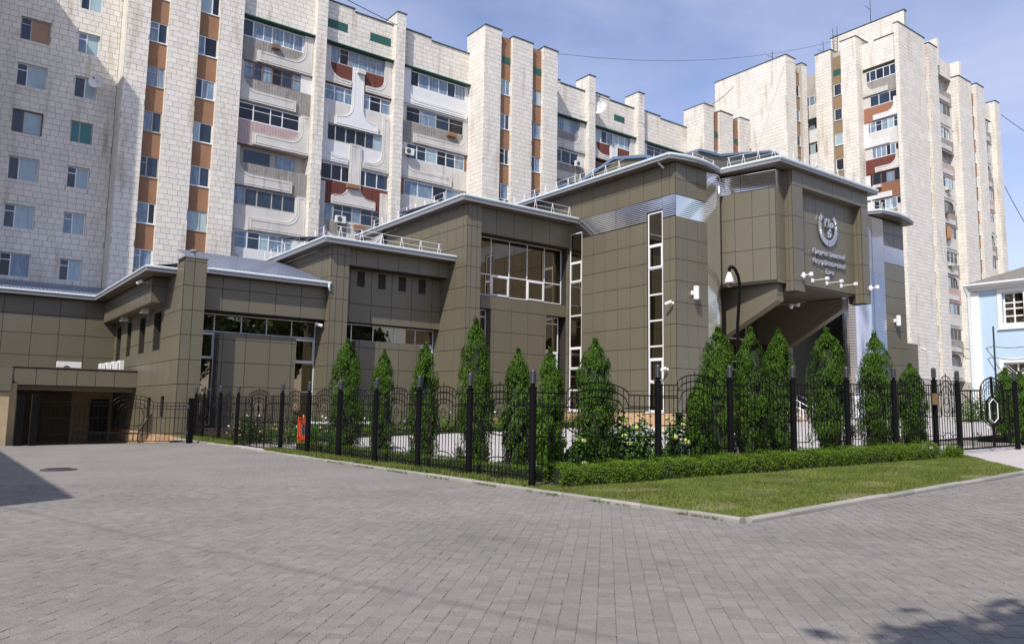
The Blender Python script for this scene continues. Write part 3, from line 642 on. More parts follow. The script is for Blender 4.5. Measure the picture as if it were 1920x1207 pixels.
for i in range(16):                                        # rose bed before block A
    px = 388+i*15.5; Y = 33.0+(i % 3)*1.1-.55*(i > 8)*4; p = onY(px, 800, Y); x_ = float(p[0])
    if x_ < 11.0: x_ = 11.0+.3*(i % 3)
    bush(x_, Y, .95+.25*math.sin(i*2.1), .55, 100+i, 900, 'rose bush with %s blooms in the bed behind the wicket gate' % ('pink' if i % 3 == 0 else 'white'), 'rose_p' if i % 3 == 0 else 'rose_w', 4, .06, name='rose_bush', cat='rose bush', group='%s roses in the bed' % ('pink' if i % 3 == 0 else 'white'), ls=.045)
for i in range(14):
    X = 15.5+i*1.25; bush(X, 36.2+.4*(i % 2), 1.0+.3*(i % 3), .65, 140+i, 600, 'leafy shrub with pale flowers in the bed along the bank wall', 'rose_w', 2, .06, name='bed_shrub', cat='shrub', group='shrubs along the bank wall', ls=.06)
for i, (px, Y) in enumerate([(1820, 20.5), (1850, 21.5), (1872, 19.5)]):
    p = onY(px, 780, Y); bush(float(p[0]), Y, 1.7, 1.3, 170+i, 1500, ['dark round juniper left behind the driveway gate', 'dark round juniper farthest back behind the driveway gate', 'dark round juniper right behind the gate medallion'][i], None, 0, m='leaf_thuja', name='juniper', cat='juniper', group='dark junipers behind the gate', ls=.06)

# barrier by the rose beds
p = onX(567, 831, 12.2); bx, by, bz = 12.2, float(p[1]), zg(12.2)
br = thing('parking_barrier', (bx, by, bz), 'bright orange parking barrier box with a white boom', 'barrier')
MB().box(bx-.17, bx+.17, by-.20, by+.20, bz, bz+1.08).box(bx-.19, bx+.19, by-.22, by+.22, bz+1.08, bz+1.13).build('cabinet', M['orange'], br)
MB().box(bx+.1, bx+3.4, by-.23, by-.205, bz+.88, bz+.97).build('boom', M['white'], br)
MB().lathe(bx, by, [(.05, bz+1.13), (.05, bz+1.2), (.02, bz+1.23)], 8).build('beacon', M['amber'], br)
MB().box(bx-.12, bx+.12, by-.214, by-.2005, bz+.45, bz+.85).build('door_plate', M['dkgrey'], br)

# camera mast
d = 26.0; p = np.array([0, 0, CAMZ])+ray(1386, 770)*d; mx_, my_ = float(p[0]), float(p[1])
cm = thing('camera_mast', (mx_, my_, zg(mx_)), 'black swan-neck mast with a hanging white dome camera before the entrance', 'camera mast')
pt = [np.array([0, 0, CAMZ])+ray(a, b)*d for a, b in ((1386, 800), (1384, 690), (1383, 610), (1386, 560), (1387, 535), (1384, 517), (1378, 504), (1371, 499.5), (1368, 502), (1367, 508))]
pt = [np.array([mx_, my_, zg(mx_)])]+pt
mb = MB(); mb.path([tuple(v) for v in pt], .055, 0, 8); mb.build('pole', M['iron'], cm)
c = np.array([0, 0, CAMZ])+ray(1367.5, 523)*d; q = d/FPX
MB().lathe(c[0], c[1], [(.02, c[2]+15*q), (3.5*q, c[2]+11*q), (6.5*q, c[2]+3*q), (8.6*q, c[2]-5*q), (8.4*q, c[2]-8*q)], 16).build('camera_housing', M['white'], cm, True)
MB().lathe(c[0], c[1], [(6.8*q, c[2]-8*q), (6.4*q, c[2]-11*q), (4.2*q, c[2]-14*q), (1*q, c[2]-15.5*q)], 14).build('camera_dome', M['glass'], cm, True)
# ---------------------------------------------------------------- the bank
bank = thing('bank_building', (25, 40, .5), 'olive brown panelled bank with a silver crest over the entrance canopy', 'bank')
PAN = []                                                   # facade panels, gathered and emitted at the end
BK = MB()                                                  # body behind the panels
def zsteps(top, bot, start, pitch):
    z = [start]; 
    while z[-1]+pitch < top-.15: z.append(z[-1]+pitch)
    z.append(top)
    while z[0]-pitch > bot+.15: z.insert(0, z[0]-pitch)
    z.insert(0, bot); return z
def arr(a, b, n): return [a+(b-a)*i/n for i in range(n+1)]
def pane_frame(fn, u0, u1, z0, z1, bars_u=(), bars_z=(), sash=(), fw=.06, parent=None, d=0., glass='glass', frame='white', name='window'):
    mb = MB()
    fbox(mb, fn, u0, u1, d, d+.06, z0, z0+fw); fbox(mb, fn, u0, u1, d, d+.06, z1-fw, z1)
    fbox(mb, fn, u0, u0+fw, d+.002, d+.058, z0+fw, z1-fw); fbox(mb, fn, u1-fw, u1, d+.002, d+.058, z0+fw, z1-fw)
    for b in bars_u: fbox(mb, fn, b-fw/2, b+fw/2, d+.004, d+.056, z0+fw, z1-fw)
    for b in bars_z: fbox(mb, fn, u0+fw, u1-fw, d+.006, d+.054, b-fw/2, b+fw/2)
    for (a, b, c, e) in sash:
        s = .10
        fbox(mb, fn, a, b, d-.03, d+.03, c, c+s); fbox(mb, fn, a, b, d-.03, d+.03, e-s, e); fbox(mb, fn, a, a+s, d-.029, d+.029, c+s, e-s); fbox(mb, fn, b-s, b, d-.029, d+.029, c+s, e-s)
    o = mb.build(name, M[frame], parent)
    us = [u0]+sorted(bars_u)+[u1]; zs = [z0]+sorted(bars_z)+[z1]
    for i in range(len(us)-1):
        for k in range(len(zs)-1):
            g = MB(); a, b = random.uniform(-.004, .004), random.uniform(-.004, .004)
            g.quad(fn(us[i], d+.03+a, zs[k]), fn(us[i+1], d+.03+b, zs[k]), fn(us[i+1], d+.03+b+.002, zs[k+1]), fn(us[i], d+.03+a+.002, zs[k+1])); g.build('pane', M[glass], o)
    return o
def gutter(pts, z, r=.07, drop=None, name='gutter'):
    mb = MB(); mb.path([(x, y, z) for x, y in pts], r, 0, 8); mb.build(name, M['gutter'], bank)
def eave(poly, z, th=.22):                                 # fascia slab with soffit
    mb = MB(); n = len(poly); vs = [(x, y, z-th) for x, y in poly]+[(x, y, z) for x, y in poly]
    mb._add(vs, [tuple(range(n, 2*n))]+[(i, (i+1) % n, n+(i+1) % n, n+i) for i in range(n)], 0); mb._add(vs, [tuple(range(n))[::-1]], 1); mb.build('eave', [M['fascia'], M['soffit']], bank)
def tileroof(x0, x1, y0, y1, z0, slope, axis, name='roof'):  # corrugated metal tiles rising along axis
    mb = MB(); step = .35; wv = .2
    n = int((y1-y0)/step); m_ = int((x1-x0)/wv)
    for i in range(n):
        ya, yb = y0+i*step, y0+(i+1)*step; za = z0+(ya-y0)*slope+.035; zb = z0+(yb-y0)*slope
        for k in range(m_):
            xa = x0+k*wv; xm = xa+wv/2; xb = xa+wv
            mb.quad((xa, ya, za), (xm, ya, za+.03), (xm, yb, zb+.03), (xa, yb, zb)); mb.quad((xm, ya, za+.03), (xb, ya, za), (xb, yb, zb), (xm, yb, zb+.03))
        mb.quad((x0, ya, za), (x1, ya, za), (x1, ya, za-.035), (x0, ya, za-.035))
    o = mb.build(name, M['rooftile'], bank); return o
def snow_rail(p, q, z0, h=.75, step=1.25):
    p = Vector((*p, z0)); q = Vector((*q, z0)); L = (q-p).length; d = (q-p)/L; mb = MB(); up = Vector((0, 0, h)); r = .015
    for f in (.55, 1.0): mb.bar(p+up*f, q+up*f, r)
    n = max(2, int(L/step))
    for i in range(n+1):
        c = p+d*(L*(i/n*.94+.03)); mb.bar(c-d*.14, c+up*1.03, r*1.1); mb.bar(c+d*.16, c+up*1.03, r*1.1)
    mb.build('roof_railing', M['whitemetal'], bank)
XA, XB, XC, XD = 9.75, 17.4, 25.2, 33.65
YF, YC, YD = 39.7, 38.0, 29.2
# ---- block A
zA = zsteps(8.85, .12, 3.83, 1.21)
grid_boxes(PAN, 'Y', YF, [XA, 10.22, 10.80], zA)
aw = [(43.6, 45.3, 4.5, 6.55), (47.3, 48.8, 4.5, 6.55), (51.0, 52.2, 4.5, 6.55), (54.0, 55.4, 4.3, 6.55), (44.8, 45.7, .9, 2.0), (41.9, 42.7, 1.0, 2.05)]
grid_boxes(PAN, 'X', XA, arr(YF, 56, 12), zA[:-1]+[8.2], aw)
wall_cells(BK, FX(XA), YF, 56, 0, 8.2, aw, 0, .35)
for i, h in enumerate(aw):
    pane_frame(FX(XA), h[0], h[1], h[2], h[3], parent=bank, d=.30, frame='dkgrey')
    if i < 4:
        mb = MB(); fbox(mb, FX(XA), h[0]-.02, h[1]+.05, -.035, .3, h[2]-.04, h[2]); mb.build('window_sill', M['soffit'], bank)
BK.box(XA+.002, 10.80, YF, 41.0, 0, 8.85); PAN += [(10.772, 10.798, YF+.02, 40.9, 6.4, 8.85)]
MB().box(XA-.06, 10.86, YF-.06, 41.05, 8.85, 8.93).build('coping', M['fascia'], bank)
MB().lathe(10.6, 41.6, [(.12, 8.6), (.12, 9.5), (.22, 9.52), (.22, 9.56), (.12, 9.62)], 10).build('roof_vent', M['fascia'], bank)
BOXO = [(42.8, 56, 6.85, 8.2)]                             # jutting box above the side windows
grid_boxes(PAN, 'X', 9.0, arr(42.8, 56, 10), [6.85, 7.72, 8.15]); grid_boxes(PAN, 'Y', 42.8, [9.0, 9.75], [6.85, 7.72, 8.15])
BK.box(9.002, 9.75, 42.802, 56, 6.852, 8.2)
MB().box(8.98, 9.74, 42.78, 56, 6.83, 6.85).build('soffit_panel', M['soffit'], bank)
for Yl in (46.0, 51.5):
    l = MB().box(9.15, 9.55, Yl-.2, Yl+.2, 6.6, 6.83).build('ceiling_light', M['acwhite'], bank)
    MB().box(9.12, 9.15, Yl-.14, Yl+.14, 6.64, 6.78).build('grille', M['dkgrey'], l)
eave([(8.3, 41.05), (9.74, 41.05), (9.74, 57), (8.3, 57)], 8.42); gutter([(8.3, 57), (8.3, 41.05), (9.72, 41.05)], 8.42)
lint = dict(A=(XA+1.05, XB, 40.2), B=(18.45, XC, 40.0), C=(26.2, XD, 38.3))
grid_boxes(PAN, 'Y', 40.2, [10.80, 11.77, 13.14, 14.54, 15.93, XB], [6.40, 7.54, 8.16]); BK.box(10.802, XB, 40.202, 41.2, 6.402, 8.2)
eave([(10.8, 39.62), (XB-.03, 39.62), (XB-.03, 41.2), (10.8, 41.2)], 8.40); gutter([(10.82, 39.62), (XB-.03, 39.62)], 8.40)
MB().path([(17.25, 39.58, 8.36), (17.25, 39.55, 8.12), (17.33, 39.62, 7.98)], .06, 0, 8).build('downpipe', M['gutter'], bank)
BK.box(10.802, XB, 41.6, 42.6, 0, 8.2)
pane_frame(FY(41.4), 11.1, XB-.05, 5.42, 6.38, (11.8, 13.2, 14.56, 15.96), (), (), .055, bank)
pane_frame(FY(41.4), 11.1, 11.86, .6, 5.38, (), (2.45, 4.05), [(11.16, 11.82, 4.05, 5.36)], .055, bank)
pane_frame(FY(41.4), 16.1, XB-.05, .6, 5.38, (), (2.45, 4.05), [(16.16, XB-.1, 4.08, 5.36)], .055, bank)
aL = [11.90, 12.1, 13.28, 14.57, 15.78, 16.02]
grid_boxes(PAN, 'Y', 40.8, aL, [.1, 1.42, 2.6, 3.84, 5.02, 5.38]); grid_boxes(PAN, 'X', 11.9, [40.8, 41.4], [.1, 1.42, 2.6, 3.84, 5.02, 5.38])
BK.box(11.902, 16.02, 40.802, 41.4, 0, 5.378)
tileroof(10.85, 17.36, 39.75, 47.0, 8.42, .30, 'Y'); mb = MB(); mb.quad((8.3, 41.1, 8.43), (8.3, 57, 8.43), (10.85, 57, 8.95), (10.85, 41.1, 8.95)); mb.build('roof', M['rooftile'], bank)
# ---- block B
zB = zsteps(10.55, .2, 5.11, 1.235)
grid_boxes(PAN, 'Y', YF, [XB, 17.72, 18.15, 18.45], zB); grid_boxes(PAN, 'X', XB, [39.7, 40.15, 41.0, 42.2, 43.6, 45.0, 46.4, 47.8], zB)
BK.box(XB+.002, 18.45, YF+.002, 48, 0, 10.55)
grid_boxes(PAN, 'Y', 40.0, [18.45, 18.99, 20.36, 21.72, 23.07, 24.47, XC], [9.60, 10.55]); BK.box(18.45, XC, 40.002, 41, 9.602, 10.55)
vents = [(19.52, 20.0), (20.87, 21.36), (22.23, 22.74), (23.6, 24.12)]; vh = [(a, b, 8.6, 9.48) for a, b in vents]
grid_boxes(PAN, 'Y', 40.9, [18.45, 19.08, 20.46, 21.8, 23.15, 24.57, XC], [6.5, 7.58, 9.60], vh)
wall_cells(BK, FY(40.902), 18.45, XC, 6.502, 9.6, vh, 0, .4)
for a, b in vents:
    mb = MB(); fbox(mb, FY(40.9), a, b, .20, .22, 8.6, 9.48); v = mb.build('air_vent', M['panel_back'], bank)
    for k in range(9):
        z0 = 8.62+k*.095; mb = MB(); mb._add([(a, 40.88, z0), (b, 40.88, z0), (b, 41.0, z0+.075), (a, 41.0, z0+.075), (a, 40.88, z0+.012), (b, 40.88, z0+.012), (b, 41.0, z0+.087), (a, 41.0, z0+.087)], [(0, 3, 2, 1), (4, 5, 6, 7), (0, 1, 5, 4), (1, 2, 6, 5), (2, 3, 7, 6), (3, 0, 4, 7)], 0); mb.build('slat', M['soffit'], v)
BK.box(18.45, XC, 41.7, 42.6, 0, 6.6)
pane_frame(FY(41.5), 19.1, XC-.06, 5.5, 6.48, (19.58, 20.98, 22.4, 23.84), (), (), .055, bank)
pane_frame(FY(41.5), 19.1, 19.68, .6, 5.46, (), (2.45, 4.05), (), .055, bank)
pane_frame(FY(41.5), 24.05, XC-.06, .6, 5.46, (), (2.45, 4.05), [(24.1, XC-.1, 4.08, 5.44)], .055, bank)
bL = [19.66, 19.9, 21.2, 22.5, 23.75, 23.98]; zl = [.2, 1.42, 2.66, 3.87, 5.1, 5.5]
grid_boxes(PAN, 'Y', 41.1, bL, zl); grid_boxes(PAN, 'X', 19.66, [41.1, 41.5], zl); BK.box(19.662, 23.98, 41.102, 41.5, 0, 5.498)
eave([(16.75, 39.15), (XC-.03, 39.15), (XC-.03, 41), (17.4, 41), (17.4, 52), (16.75, 52)], 10.82, .26); gutter([(16.75, 52), (16.75, 39.15), (XC-.03, 39.15)], 10.84)
tileroof(16.8, XC-.05, 39.3, 47, 10.82, .17, 'Y'); snow_rail((17.6, 39.6), (XC-.6, 39.9), 10.88); snow_rail((17.1, 50), (17.1, 40), 10.88)
# ---- block C
zC = zsteps(13.95, .3, 3.92, 1.24)
grid_boxes(PAN, 'Y', YC, [XC, 25.48, 25.88, 26.2], zC); grid_boxes(PAN, 'X', XC, [38.0, 38.42, 39.2, 40.2, 41.2, 42.2, 43.4, 44.6, 45.8, 47, 48.2], zC)
BK.box(XC+.002, 26.2, YC+.002, 49, 0, 13.95)
grid_boxes(PAN, 'Y', 38.3, [26.2, 27.5, 28.87, 30.33, 31.79, XD], [12.38, 13.95]); BK.box(26.202, XD, 38.302, 39.1, 12.382, 13.95)
pane_frame(FY(39.2), 26.5, XD-.02, 8.72, 12.42, (27.8, 29.25, 30.7, 32.15), (10.05,), [(27.83, 29.22, 8.76, 10.02), (30.73, 32.12, 8.76, 10.02)], .06, bank)
ch = [(26.7, 27.55, 3.0, 7.82), (31.92, 33.35, 3.0, 7.82)]
grid_boxes(PAN, 'Y', 38.7, [26.2, 26.7, 27.55, 27.75, 29.1, 30.4, 31.75, 31.92, 33.35, XD], [.5, 1.44, 2.7, 3.94, 5.18, 6.43, 7.8, 8.6], [(26.2, 27.55, .5, 7.82), (31.92, XD, .5, 7.82)])
BK.box(27.552, 31.92, 38.702, 39.3, .3, 8.62); BK.box(26.2, 27.552, 38.702, 39.3, 7.822, 8.62); BK.box(31.92, XD, 38.702, 39.3, 7.822, 8.62); BK.box(26.2, XD, 39.5, 40.2, .3, 13.9)
grid_boxes(PAN, 'X', 27.55, [38.7, 39.25], [.5, 1.44, 2.7, 3.94, 5.18, 6.43, 7.8])
pane_frame(FY(39.2), 26.4, 27.5, 1.2, 7.8, (), (2.6, 4.0, 5.3, 7.35), (), .06, bank); pane_frame(FY(39.2), 31.97, 33.4, 1.2, 7.8, (), (2.6, 5.5, 7.35), [(32.02, 33.35, 3.9, 5.46)], .06, bank)
eave([(24.55, 37.5), (XD-.03, 37.5), (XD-.03, 39.1), (25.2, 39.1), (25.2, 52), (24.55, 52)], 14.22, .26); gutter([(24.55, 52), (24.55, 37.5), (XD-.03, 37.5)], 14.26, .08)
tileroof(24.6, XD-.05, 37.6, 46, 14.24, .06, 'Y'); snow_rail((30.2, 37.9), (XD-.4, 37.9), 14.3); snow_rail((24.9, 50), (24.9, 40), 14.3)
# ---- block D
zD = [1.63+1.25*i for i in range(11)]+[15.15, 16.05]
dw = [(30.17, 31.4, 1.66, 13.42), (37.14, 38.42, 1.66, 13.40)]
ysD = [29.2, 29.62, 30.17, 31.4, 31.67, 32.78, 33.88, 34.98, 36.05, 37.14, 38.42, 38.7]
zDl = [z for z in zD if z < 12.9]+[12.9]; 
grid_boxes(PAN, 'X', XD, ysD, zDl, dw); grid_boxes(PAN, 'X', XD, [29.2, 29.62, 30.23, 31.67, 32.8, 33.9, 35.0, 36.1, 37.22, 38.68, 40.0, 41.2, 42.4, 43.6, 45, 46.4], [14.18, 15.15, 16.05], dw)
grid_boxes(PAN, 'X', XD, [38.7, 40.0, 41.2, 42.4, 43.6, 45, 46.4], [12.9, 14.18])
wall_cells(BK, FX(XD+.002), 29.2, 47, 1.0, 16.05, dw, 0, .4)
BK.box(XD+.6, 36.3, 29.8, 47, 1, 16.0)
def corrug(fn, u0, u1, z0, z1, name='corrugated_band', pitch=.115, pieces=None):
    mb = MB(); z = z0; k = 0
    while z < z1-.01:
        zt = min(z+pitch, z1); zm = (z+zt)/2
        mb.quad(fn(u0, -.012, z), fn(u1, -.012, z), fn(u1, -.031, zm), fn(u0, -.031, zm)); mb.quad(fn(u0, -.031, zm), fn(u1, -.031, zm), fn(u1, -.012, zt), fn(u0, -.012, zt)); z = zt
    return mb.build(name, M['alu'], bank)
for a, b in ((29.19, 30.17), (31.4, 34.0), (34.03, 37.14)): corrug(FX(XD), a, b, 12.9 if a > 29.5 else 12.9, 14.18)
corrug(FX(XD), 30.17, 31.4, 13.44, 14.18); corrug(FX(XD), 37.14, 38.5, 13.42, 14.18)
wo_ = [(30.2, 31.38, 1.68, 13.40, (3.35, 4.72, 5.45, 6.95, 8.48, 10.03, 11.43), [(30.24, 31.34, 3.38, 4.70), (30.24, 31.34, 10.05, 11.40)]),
       (37.16, 38.4, 1.68, 13.38, (3.0, 4.36, 5.75, 7.85, 10.06, 11.40), [(37.2, 38.36, 4.38, 5.73), (37.2, 38.36, 10.08, 11.38)])]
for u0, u1, z0, z1, bz_, sh in wo_: pane_frame(FX(XD), u0, u1, z0, z1, (), bz_, sh, .085, bank, .04)
for u0, u1 in ((30.1, 31.5), (37.05, 38.5)):
    mb = MB(); fbox(mb, FX(XD), u0, u1, -.12, .05, 1.60, 1.66); mb.build('window_sill', M['white'], bank)
xsD = [33.65, 34.59, 35.53, 36.42]
grid_boxes(PAN, 'Y', YD, xsD, [z for z in zD if z < 12.9]+[12.88]); grid_boxes(PAN, 'Y', YD, xsD, [14.14, 15.08, 16.05])
BK.box(XD+.002, 37.2, YD+.002, 29.8, 1.0, 16.05)
corrug(FY(YD), 33.65, 36.42, 12.88, 14.14); corrug(FY(YD), 36.42, 37.25, 1.5, 16.05, 'corrugated_strip')
def corr_col(cx, cy, r, a0, a1, z0, z1, name='corrugated_column', n=16):
    mb = MB(); z = z0; pitch = .115
    while z < z1-.01:
        zt = min(z+pitch, z1); zm = (z+zt)/2
        for i in range(n):
            t0, t1 = a0+(a1-a0)*i/n, a0+(a1-a0)*(i+1)/n; P = lambda t, rr, zz: (cx+rr*math.cos(t), cy+rr*math.sin(t), zz)
            mb.quad(P(t0, r, z), P(t1, r, z), P(t1, r+.018, zm), P(t0, r+.018, zm)); mb.quad(P(t0, r+.018, zm), P(t1, r+.018, zm), P(t1, r, zt), P(t0, r, zt))
        z = zt
    return mb.build(name, M['alu'], bank)
corr_col(37.25, YD+1.2, 1.2, -math.pi/2, .2, 1.2, 16.05)
def arc(cx, cy, r, a0, a1, n): return [(cx+r*math.cos(a0+(a1-a0)*i/n), cy+r*math.sin(a0+(a1-a0)*i/n)) for i in range(n+1)]
ev = [(32.9, 48), (32.9, 29.0)]+[(32.9+4.6*t, 28.98-.42*math.sin(math.pi*min(1, t*1.05))) for t in (.06, .2, .4, .6, .8, .95)]+[(38.2, 29.6), (38.2, 32), (33.7, 32), (33.7, 48)]
eave(ev, 16.30, .2); gutter(ev[:9], 16.34, .09)
MB().path([(32.95, 30.0, 16.25), (33.1, 30.0, 16.1), (33.5, 29.95, 15.85)], .065, 0, 8).build('downpipe', M['gutter'], bank)
mb = MB(); mb.quad((33, 29, 16.33), (33, 48, 16.33), (36, 48, 16.6), (36, 31.5, 16.6)); mb.quad((33, 29, 16.33), (36, 31.5, 16.6), (42, 31.5, 16.6), (38, 29.3, 16.33)); mb.build('roof', M['rooftile'], bank)
snow_rail((33.3, 47), (33.3, 33), 16.36); snow_rail((35.5, 29.5), (37.8, 29.7), 16.36, step=1.1)
# attic gables standing on the roof
def gable(px, Y, depth, base, side=False):
    P = [(onX if side else onY)(a, b, Y) for a, b in px]; poly = [(p[1 if side else 0], p[2]) for p in P]; FY_ = FX if side else FY; poly = poly+[(poly[-1][0], base), (poly[0][0], base)]
    mb = MB(); mb.prism(poly, FY_(Y), 0, depth, 0); mb.build('attic_gable', M['panel'], bank)
    mb = MB()
    for a, b in zip(poly[:len(px)-1], poly[1:len(px)]): mb.prism([(a[0], a[1]), (b[0], b[1]), (b[0], b[1]+.2), (a[0], a[1]+.2)], FY_(Y), -.15, depth+.1, 0)
    mb.build('roof_trim', M['blueroof'], bank)
gable([(1094, 341), (1153, 300), (1213, 296), (1240, 310)], 36.5, 5, 16.4, True)
gable([(1309, 284), (1348, 294), (1440, 287), (1452, 290), (1492, 318)], 38.5, 7, 16.4)
# ---- portal E
EX0, EX1, YE, YR = 40.15, 48.75, 25.9, 26.45
zE = [8.85, 9.45, 11.38, 13.36, 15.22, 16.2]
grid_boxes(PAN, 'Y', YE, [EX0, 41.22], zE[:5]); grid_boxes(PAN, 'Y', YE, [47.9, EX1], zE[:5]); grid_boxes(PAN, 'Y', YE, [EX0, 41.22]+[42.35, 43.46, 44.56, 45.66, 46.76, 47.9, EX1], zE[4:])
grid_boxes(PAN, 'X', EX0, [YE, 26.15, 26.42], zE); grid_boxes(PAN, 'X', 47.9, [YE, 26.2, YR], zE[:5])
grid_boxes(PAN, 'Y', YR, [41.22, 42.35, 43.46, 44.56, 45.66, 46.76, 47.9], zE[1:5])
BK.box(EX0+.002, 41.2, YE+.002, 26.9, 8.86, 16.2); BK.box(47.902, EX1, YE+.002, 26.9, 8.86, 16.2); BK.box(41.2, 47.9, YE+.002, 26.9, 15.22, 16.2); BK.box(41.2, 47.9, YR+.002, 26.9, 9.46, 15.22)
MB().box(41.2, 47.9, YE+.004, YR-.004, 15.2, 15.219).build('soffit_panel', M['soffit'], bank)
b0, b1 = Vector((39.25, 26.41, 0)), Vector((38.15, 30.6, 0)); bd = (b1-b0).normalized(); bn = Vector((bd.y*-1, bd.x, 0)); bn = bn if bn.x < 0 else -bn
mbk = MB(); pol = [(b0.x, b0.y), (EX0, b0.y), (EX0+1, 34), (b1.x-.8, 34), (b1.x, b1.y)]
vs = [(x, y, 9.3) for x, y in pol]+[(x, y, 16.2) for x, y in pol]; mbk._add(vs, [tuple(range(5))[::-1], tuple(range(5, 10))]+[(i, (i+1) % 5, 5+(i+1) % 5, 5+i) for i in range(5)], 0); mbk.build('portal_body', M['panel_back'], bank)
us = [0, .36, 1.42, 2.5, 3.6, 4.3]
for k in range(len(zE)-2):
    za, zb = max(zE[k], 9.3), zE[k+1]
    if zb-za < .3: continue
    if k == 3: zb = 15.0
    for i in range(5):
        mb = MB(); a = b0+bd*(us[i]+.014); b = b0+bd*(us[i+1]-.014); mb.bar  # panel on the splayed side
        vs = [(*(a+bn*.002).xy, za+.014), (*(b+bn*.002).xy, za+.014), (*(b+bn*.03).xy, za+.014), (*(a+bn*.03).xy, za+.014)]; vs += [(v[0], v[1], zb-.014) for v in vs]
        mb._add(vs, [(0, 3, 2, 1), (4, 5, 6, 7), (0, 1, 5, 4), (1, 2, 6, 5), (2, 3, 7, 6), (3, 0, 4, 7)], 0); mb.build('splayed_panel', M['panel'], bank)
grid_boxes(PAN, 'Y', 26.41, [39.25, EX0], [9.3, 11.38, 13.36, 15.0])
fs_ = lambda u, d, z: tuple(b0+bd*u-bn*d)[:2]+(z,)
corrug(fs_, 0, 2.1, 15.0, 16.1); corrug(fs_, 2.12, 4.3, 15.0, 16.1); corrug(FY(26.41), 39.25, EX0, 15.0, 16.1)
eave([(38.45, 25.5), (49.4, 25.5), (49.4, 31), (37.7, 31), (37.85, 29.0)], 16.42, .22); gutter([(37.85, 29.2), (38.45, 25.5), (49.4, 25.5)], 16.46, .09)
mb = MB(); mb.quad((38.5, 25.6, 16.45), (49.3, 25.6, 16.45), (47, 29.5, 16.8), (41, 29.5, 16.8)); mb.quad((38.5, 25.6, 16.45), (41, 29.5, 16.8), (41, 36, 16.8), (37.8, 36, 16.45)); mb.build('roof', M['rooftile'], bank)
snow_rail((38.2, 29.0), (38.7, 26.0), 16.45, step=1.0); snow_rail((38.9, 25.9), (49.2, 25.9), 16.45)
# brackets below the portal and the sloping ribs
def bracket(x0, x1, yf, zf, yb, zb):
    mb = MB(); mb.prism([(yf, zf), (yf, 9.3), (34, 9.3), (34, zb-1.2), (yb, zb)], lambda u, d, z: (x0+d, u, z), 0, x1-x0); mb.build('bracket_wall', M['panel'], bank)
    mb = MB(); dz = (zb-zf)/(yb-yf); mb._add([(x0-.03, yf, zf-.02), (x1+.03, yf, zf-.02), (x1+.03, yb, zb-.02), (x0-.03, yb, zb-.02), (x0-.03, yf, zf-.36), (x1+.03, yf, zf-.36), (x1+.03, yb, zb-.40), (x0-.03, yb, zb-.40)], [(0, 3, 2, 1), (4, 5, 6, 7), (0, 1, 5, 4), (1, 2, 6, 5), (2, 3, 7, 6), (3, 0, 4, 7)], 0); mb.build('sloping_rib', M['panel'], bank)
bracket(39.5, 40.1, 26.62, 8.65, 31.2, 6.42); bracket(47.9, 48.45, 27.35, 8.96, 31.7, 6.6)
grid_boxes(PAN, 'Y', 31.5, [47.85, 48.45], [1.2, 3.0, 4.8, 6.6]); BK.box(47.87, 48.45, 31.502, 34, 1, 6.6)
MB().box(EX0+.02, 47.9, 26.5, 34, 9.36, 9.44).build('canopy_soffit', M['soffit'], bank)
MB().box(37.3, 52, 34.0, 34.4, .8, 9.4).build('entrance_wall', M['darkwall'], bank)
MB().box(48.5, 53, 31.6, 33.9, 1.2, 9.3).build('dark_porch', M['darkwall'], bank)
pane_frame(FY(33.9), 38.4, 46.5, 2.0, 8.2, (39.8, 41.3, 42.9, 44.5), (3.4, 4.7, 5.3, 6.9), (), .07, bank)
for i in range(7): MB().box(38.6-.0*i, 50.5, 27.6+.34*i, 33.9, .85+.17*i, 1.02+.17*i).build('entrance_step', M['steps'], bank)
for X in (43.4, 44.8, 46.2):
    mb = MB(); mb.path([(X, 27.6, 1.9), (X, 29.8, 3.0), (X, 31.2, 3.0)], .03, 0, 6)
    for yy, zb, zt in ((27.6, 1.0, 1.9), (28.7, 1.55, 2.45), (29.8, 2.05, 3.0), (31.2, 2.05, 3.0)): mb.bar((X, yy, zb), (X, yy, zt), .025, 0, 6)
    mb.path([(X, 27.6, 1.5), (X, 29.8, 2.6), (X, 31.2, 2.6)], .02, 0, 6); mb.build('handrail', M['whitemetal'], bank)
# ---- block D mirrored
YG = 28.4
corr_col(53.9, YG+1.55, 1.55, -math.pi, -math.pi/2, 1.2, 16.05); corrug(FY(YG), 53.9, 55.55, 1.3, 16.05, 'corrugated_strip')
BK.box(54, 58.5, YG+.004, 40, 1, 16.1); grid_boxes(PAN, 'Y', YG, [55.55, 57.0, 58.5], [z for z in zD if z < 12.9]+[12.9]); grid_boxes(PAN, 'Y', YG, [55.55, 57.0, 58.5], [14.18, 15.12, 16.05]); corrug(FY(YG), 55.55, 58.5, 12.9, 14.18)
eave([(53.2, 29.2), (53.9, 27.6), (55.5, 27.35), (57.5, 27.5), (59.2, 27.9), (59.2, 36), (53.2, 36)], 16.35, .2); gutter([(53.2, 29.2), (53.9, 27.6), (55.5, 27.35), (57.5, 27.5), (59.2, 27.9), (59.2, 33)], 16.38, .09); snow_rail((53.6, 28.2), (56.0, 27.8), 16.4, step=.9)
BK.box(60.2, 62.0, 29.3, 38, 1, 7.3); grid_boxes(PAN, 'Y', 29.3, [60.2, 61.1, 62.0], [1.2, 2.9, 4.1, 5.35, 7.3]); grid_boxes(PAN, 'X', 60.2, [29.3, 32], [1.2, 2.9, 4.1, 5.35, 7.3])
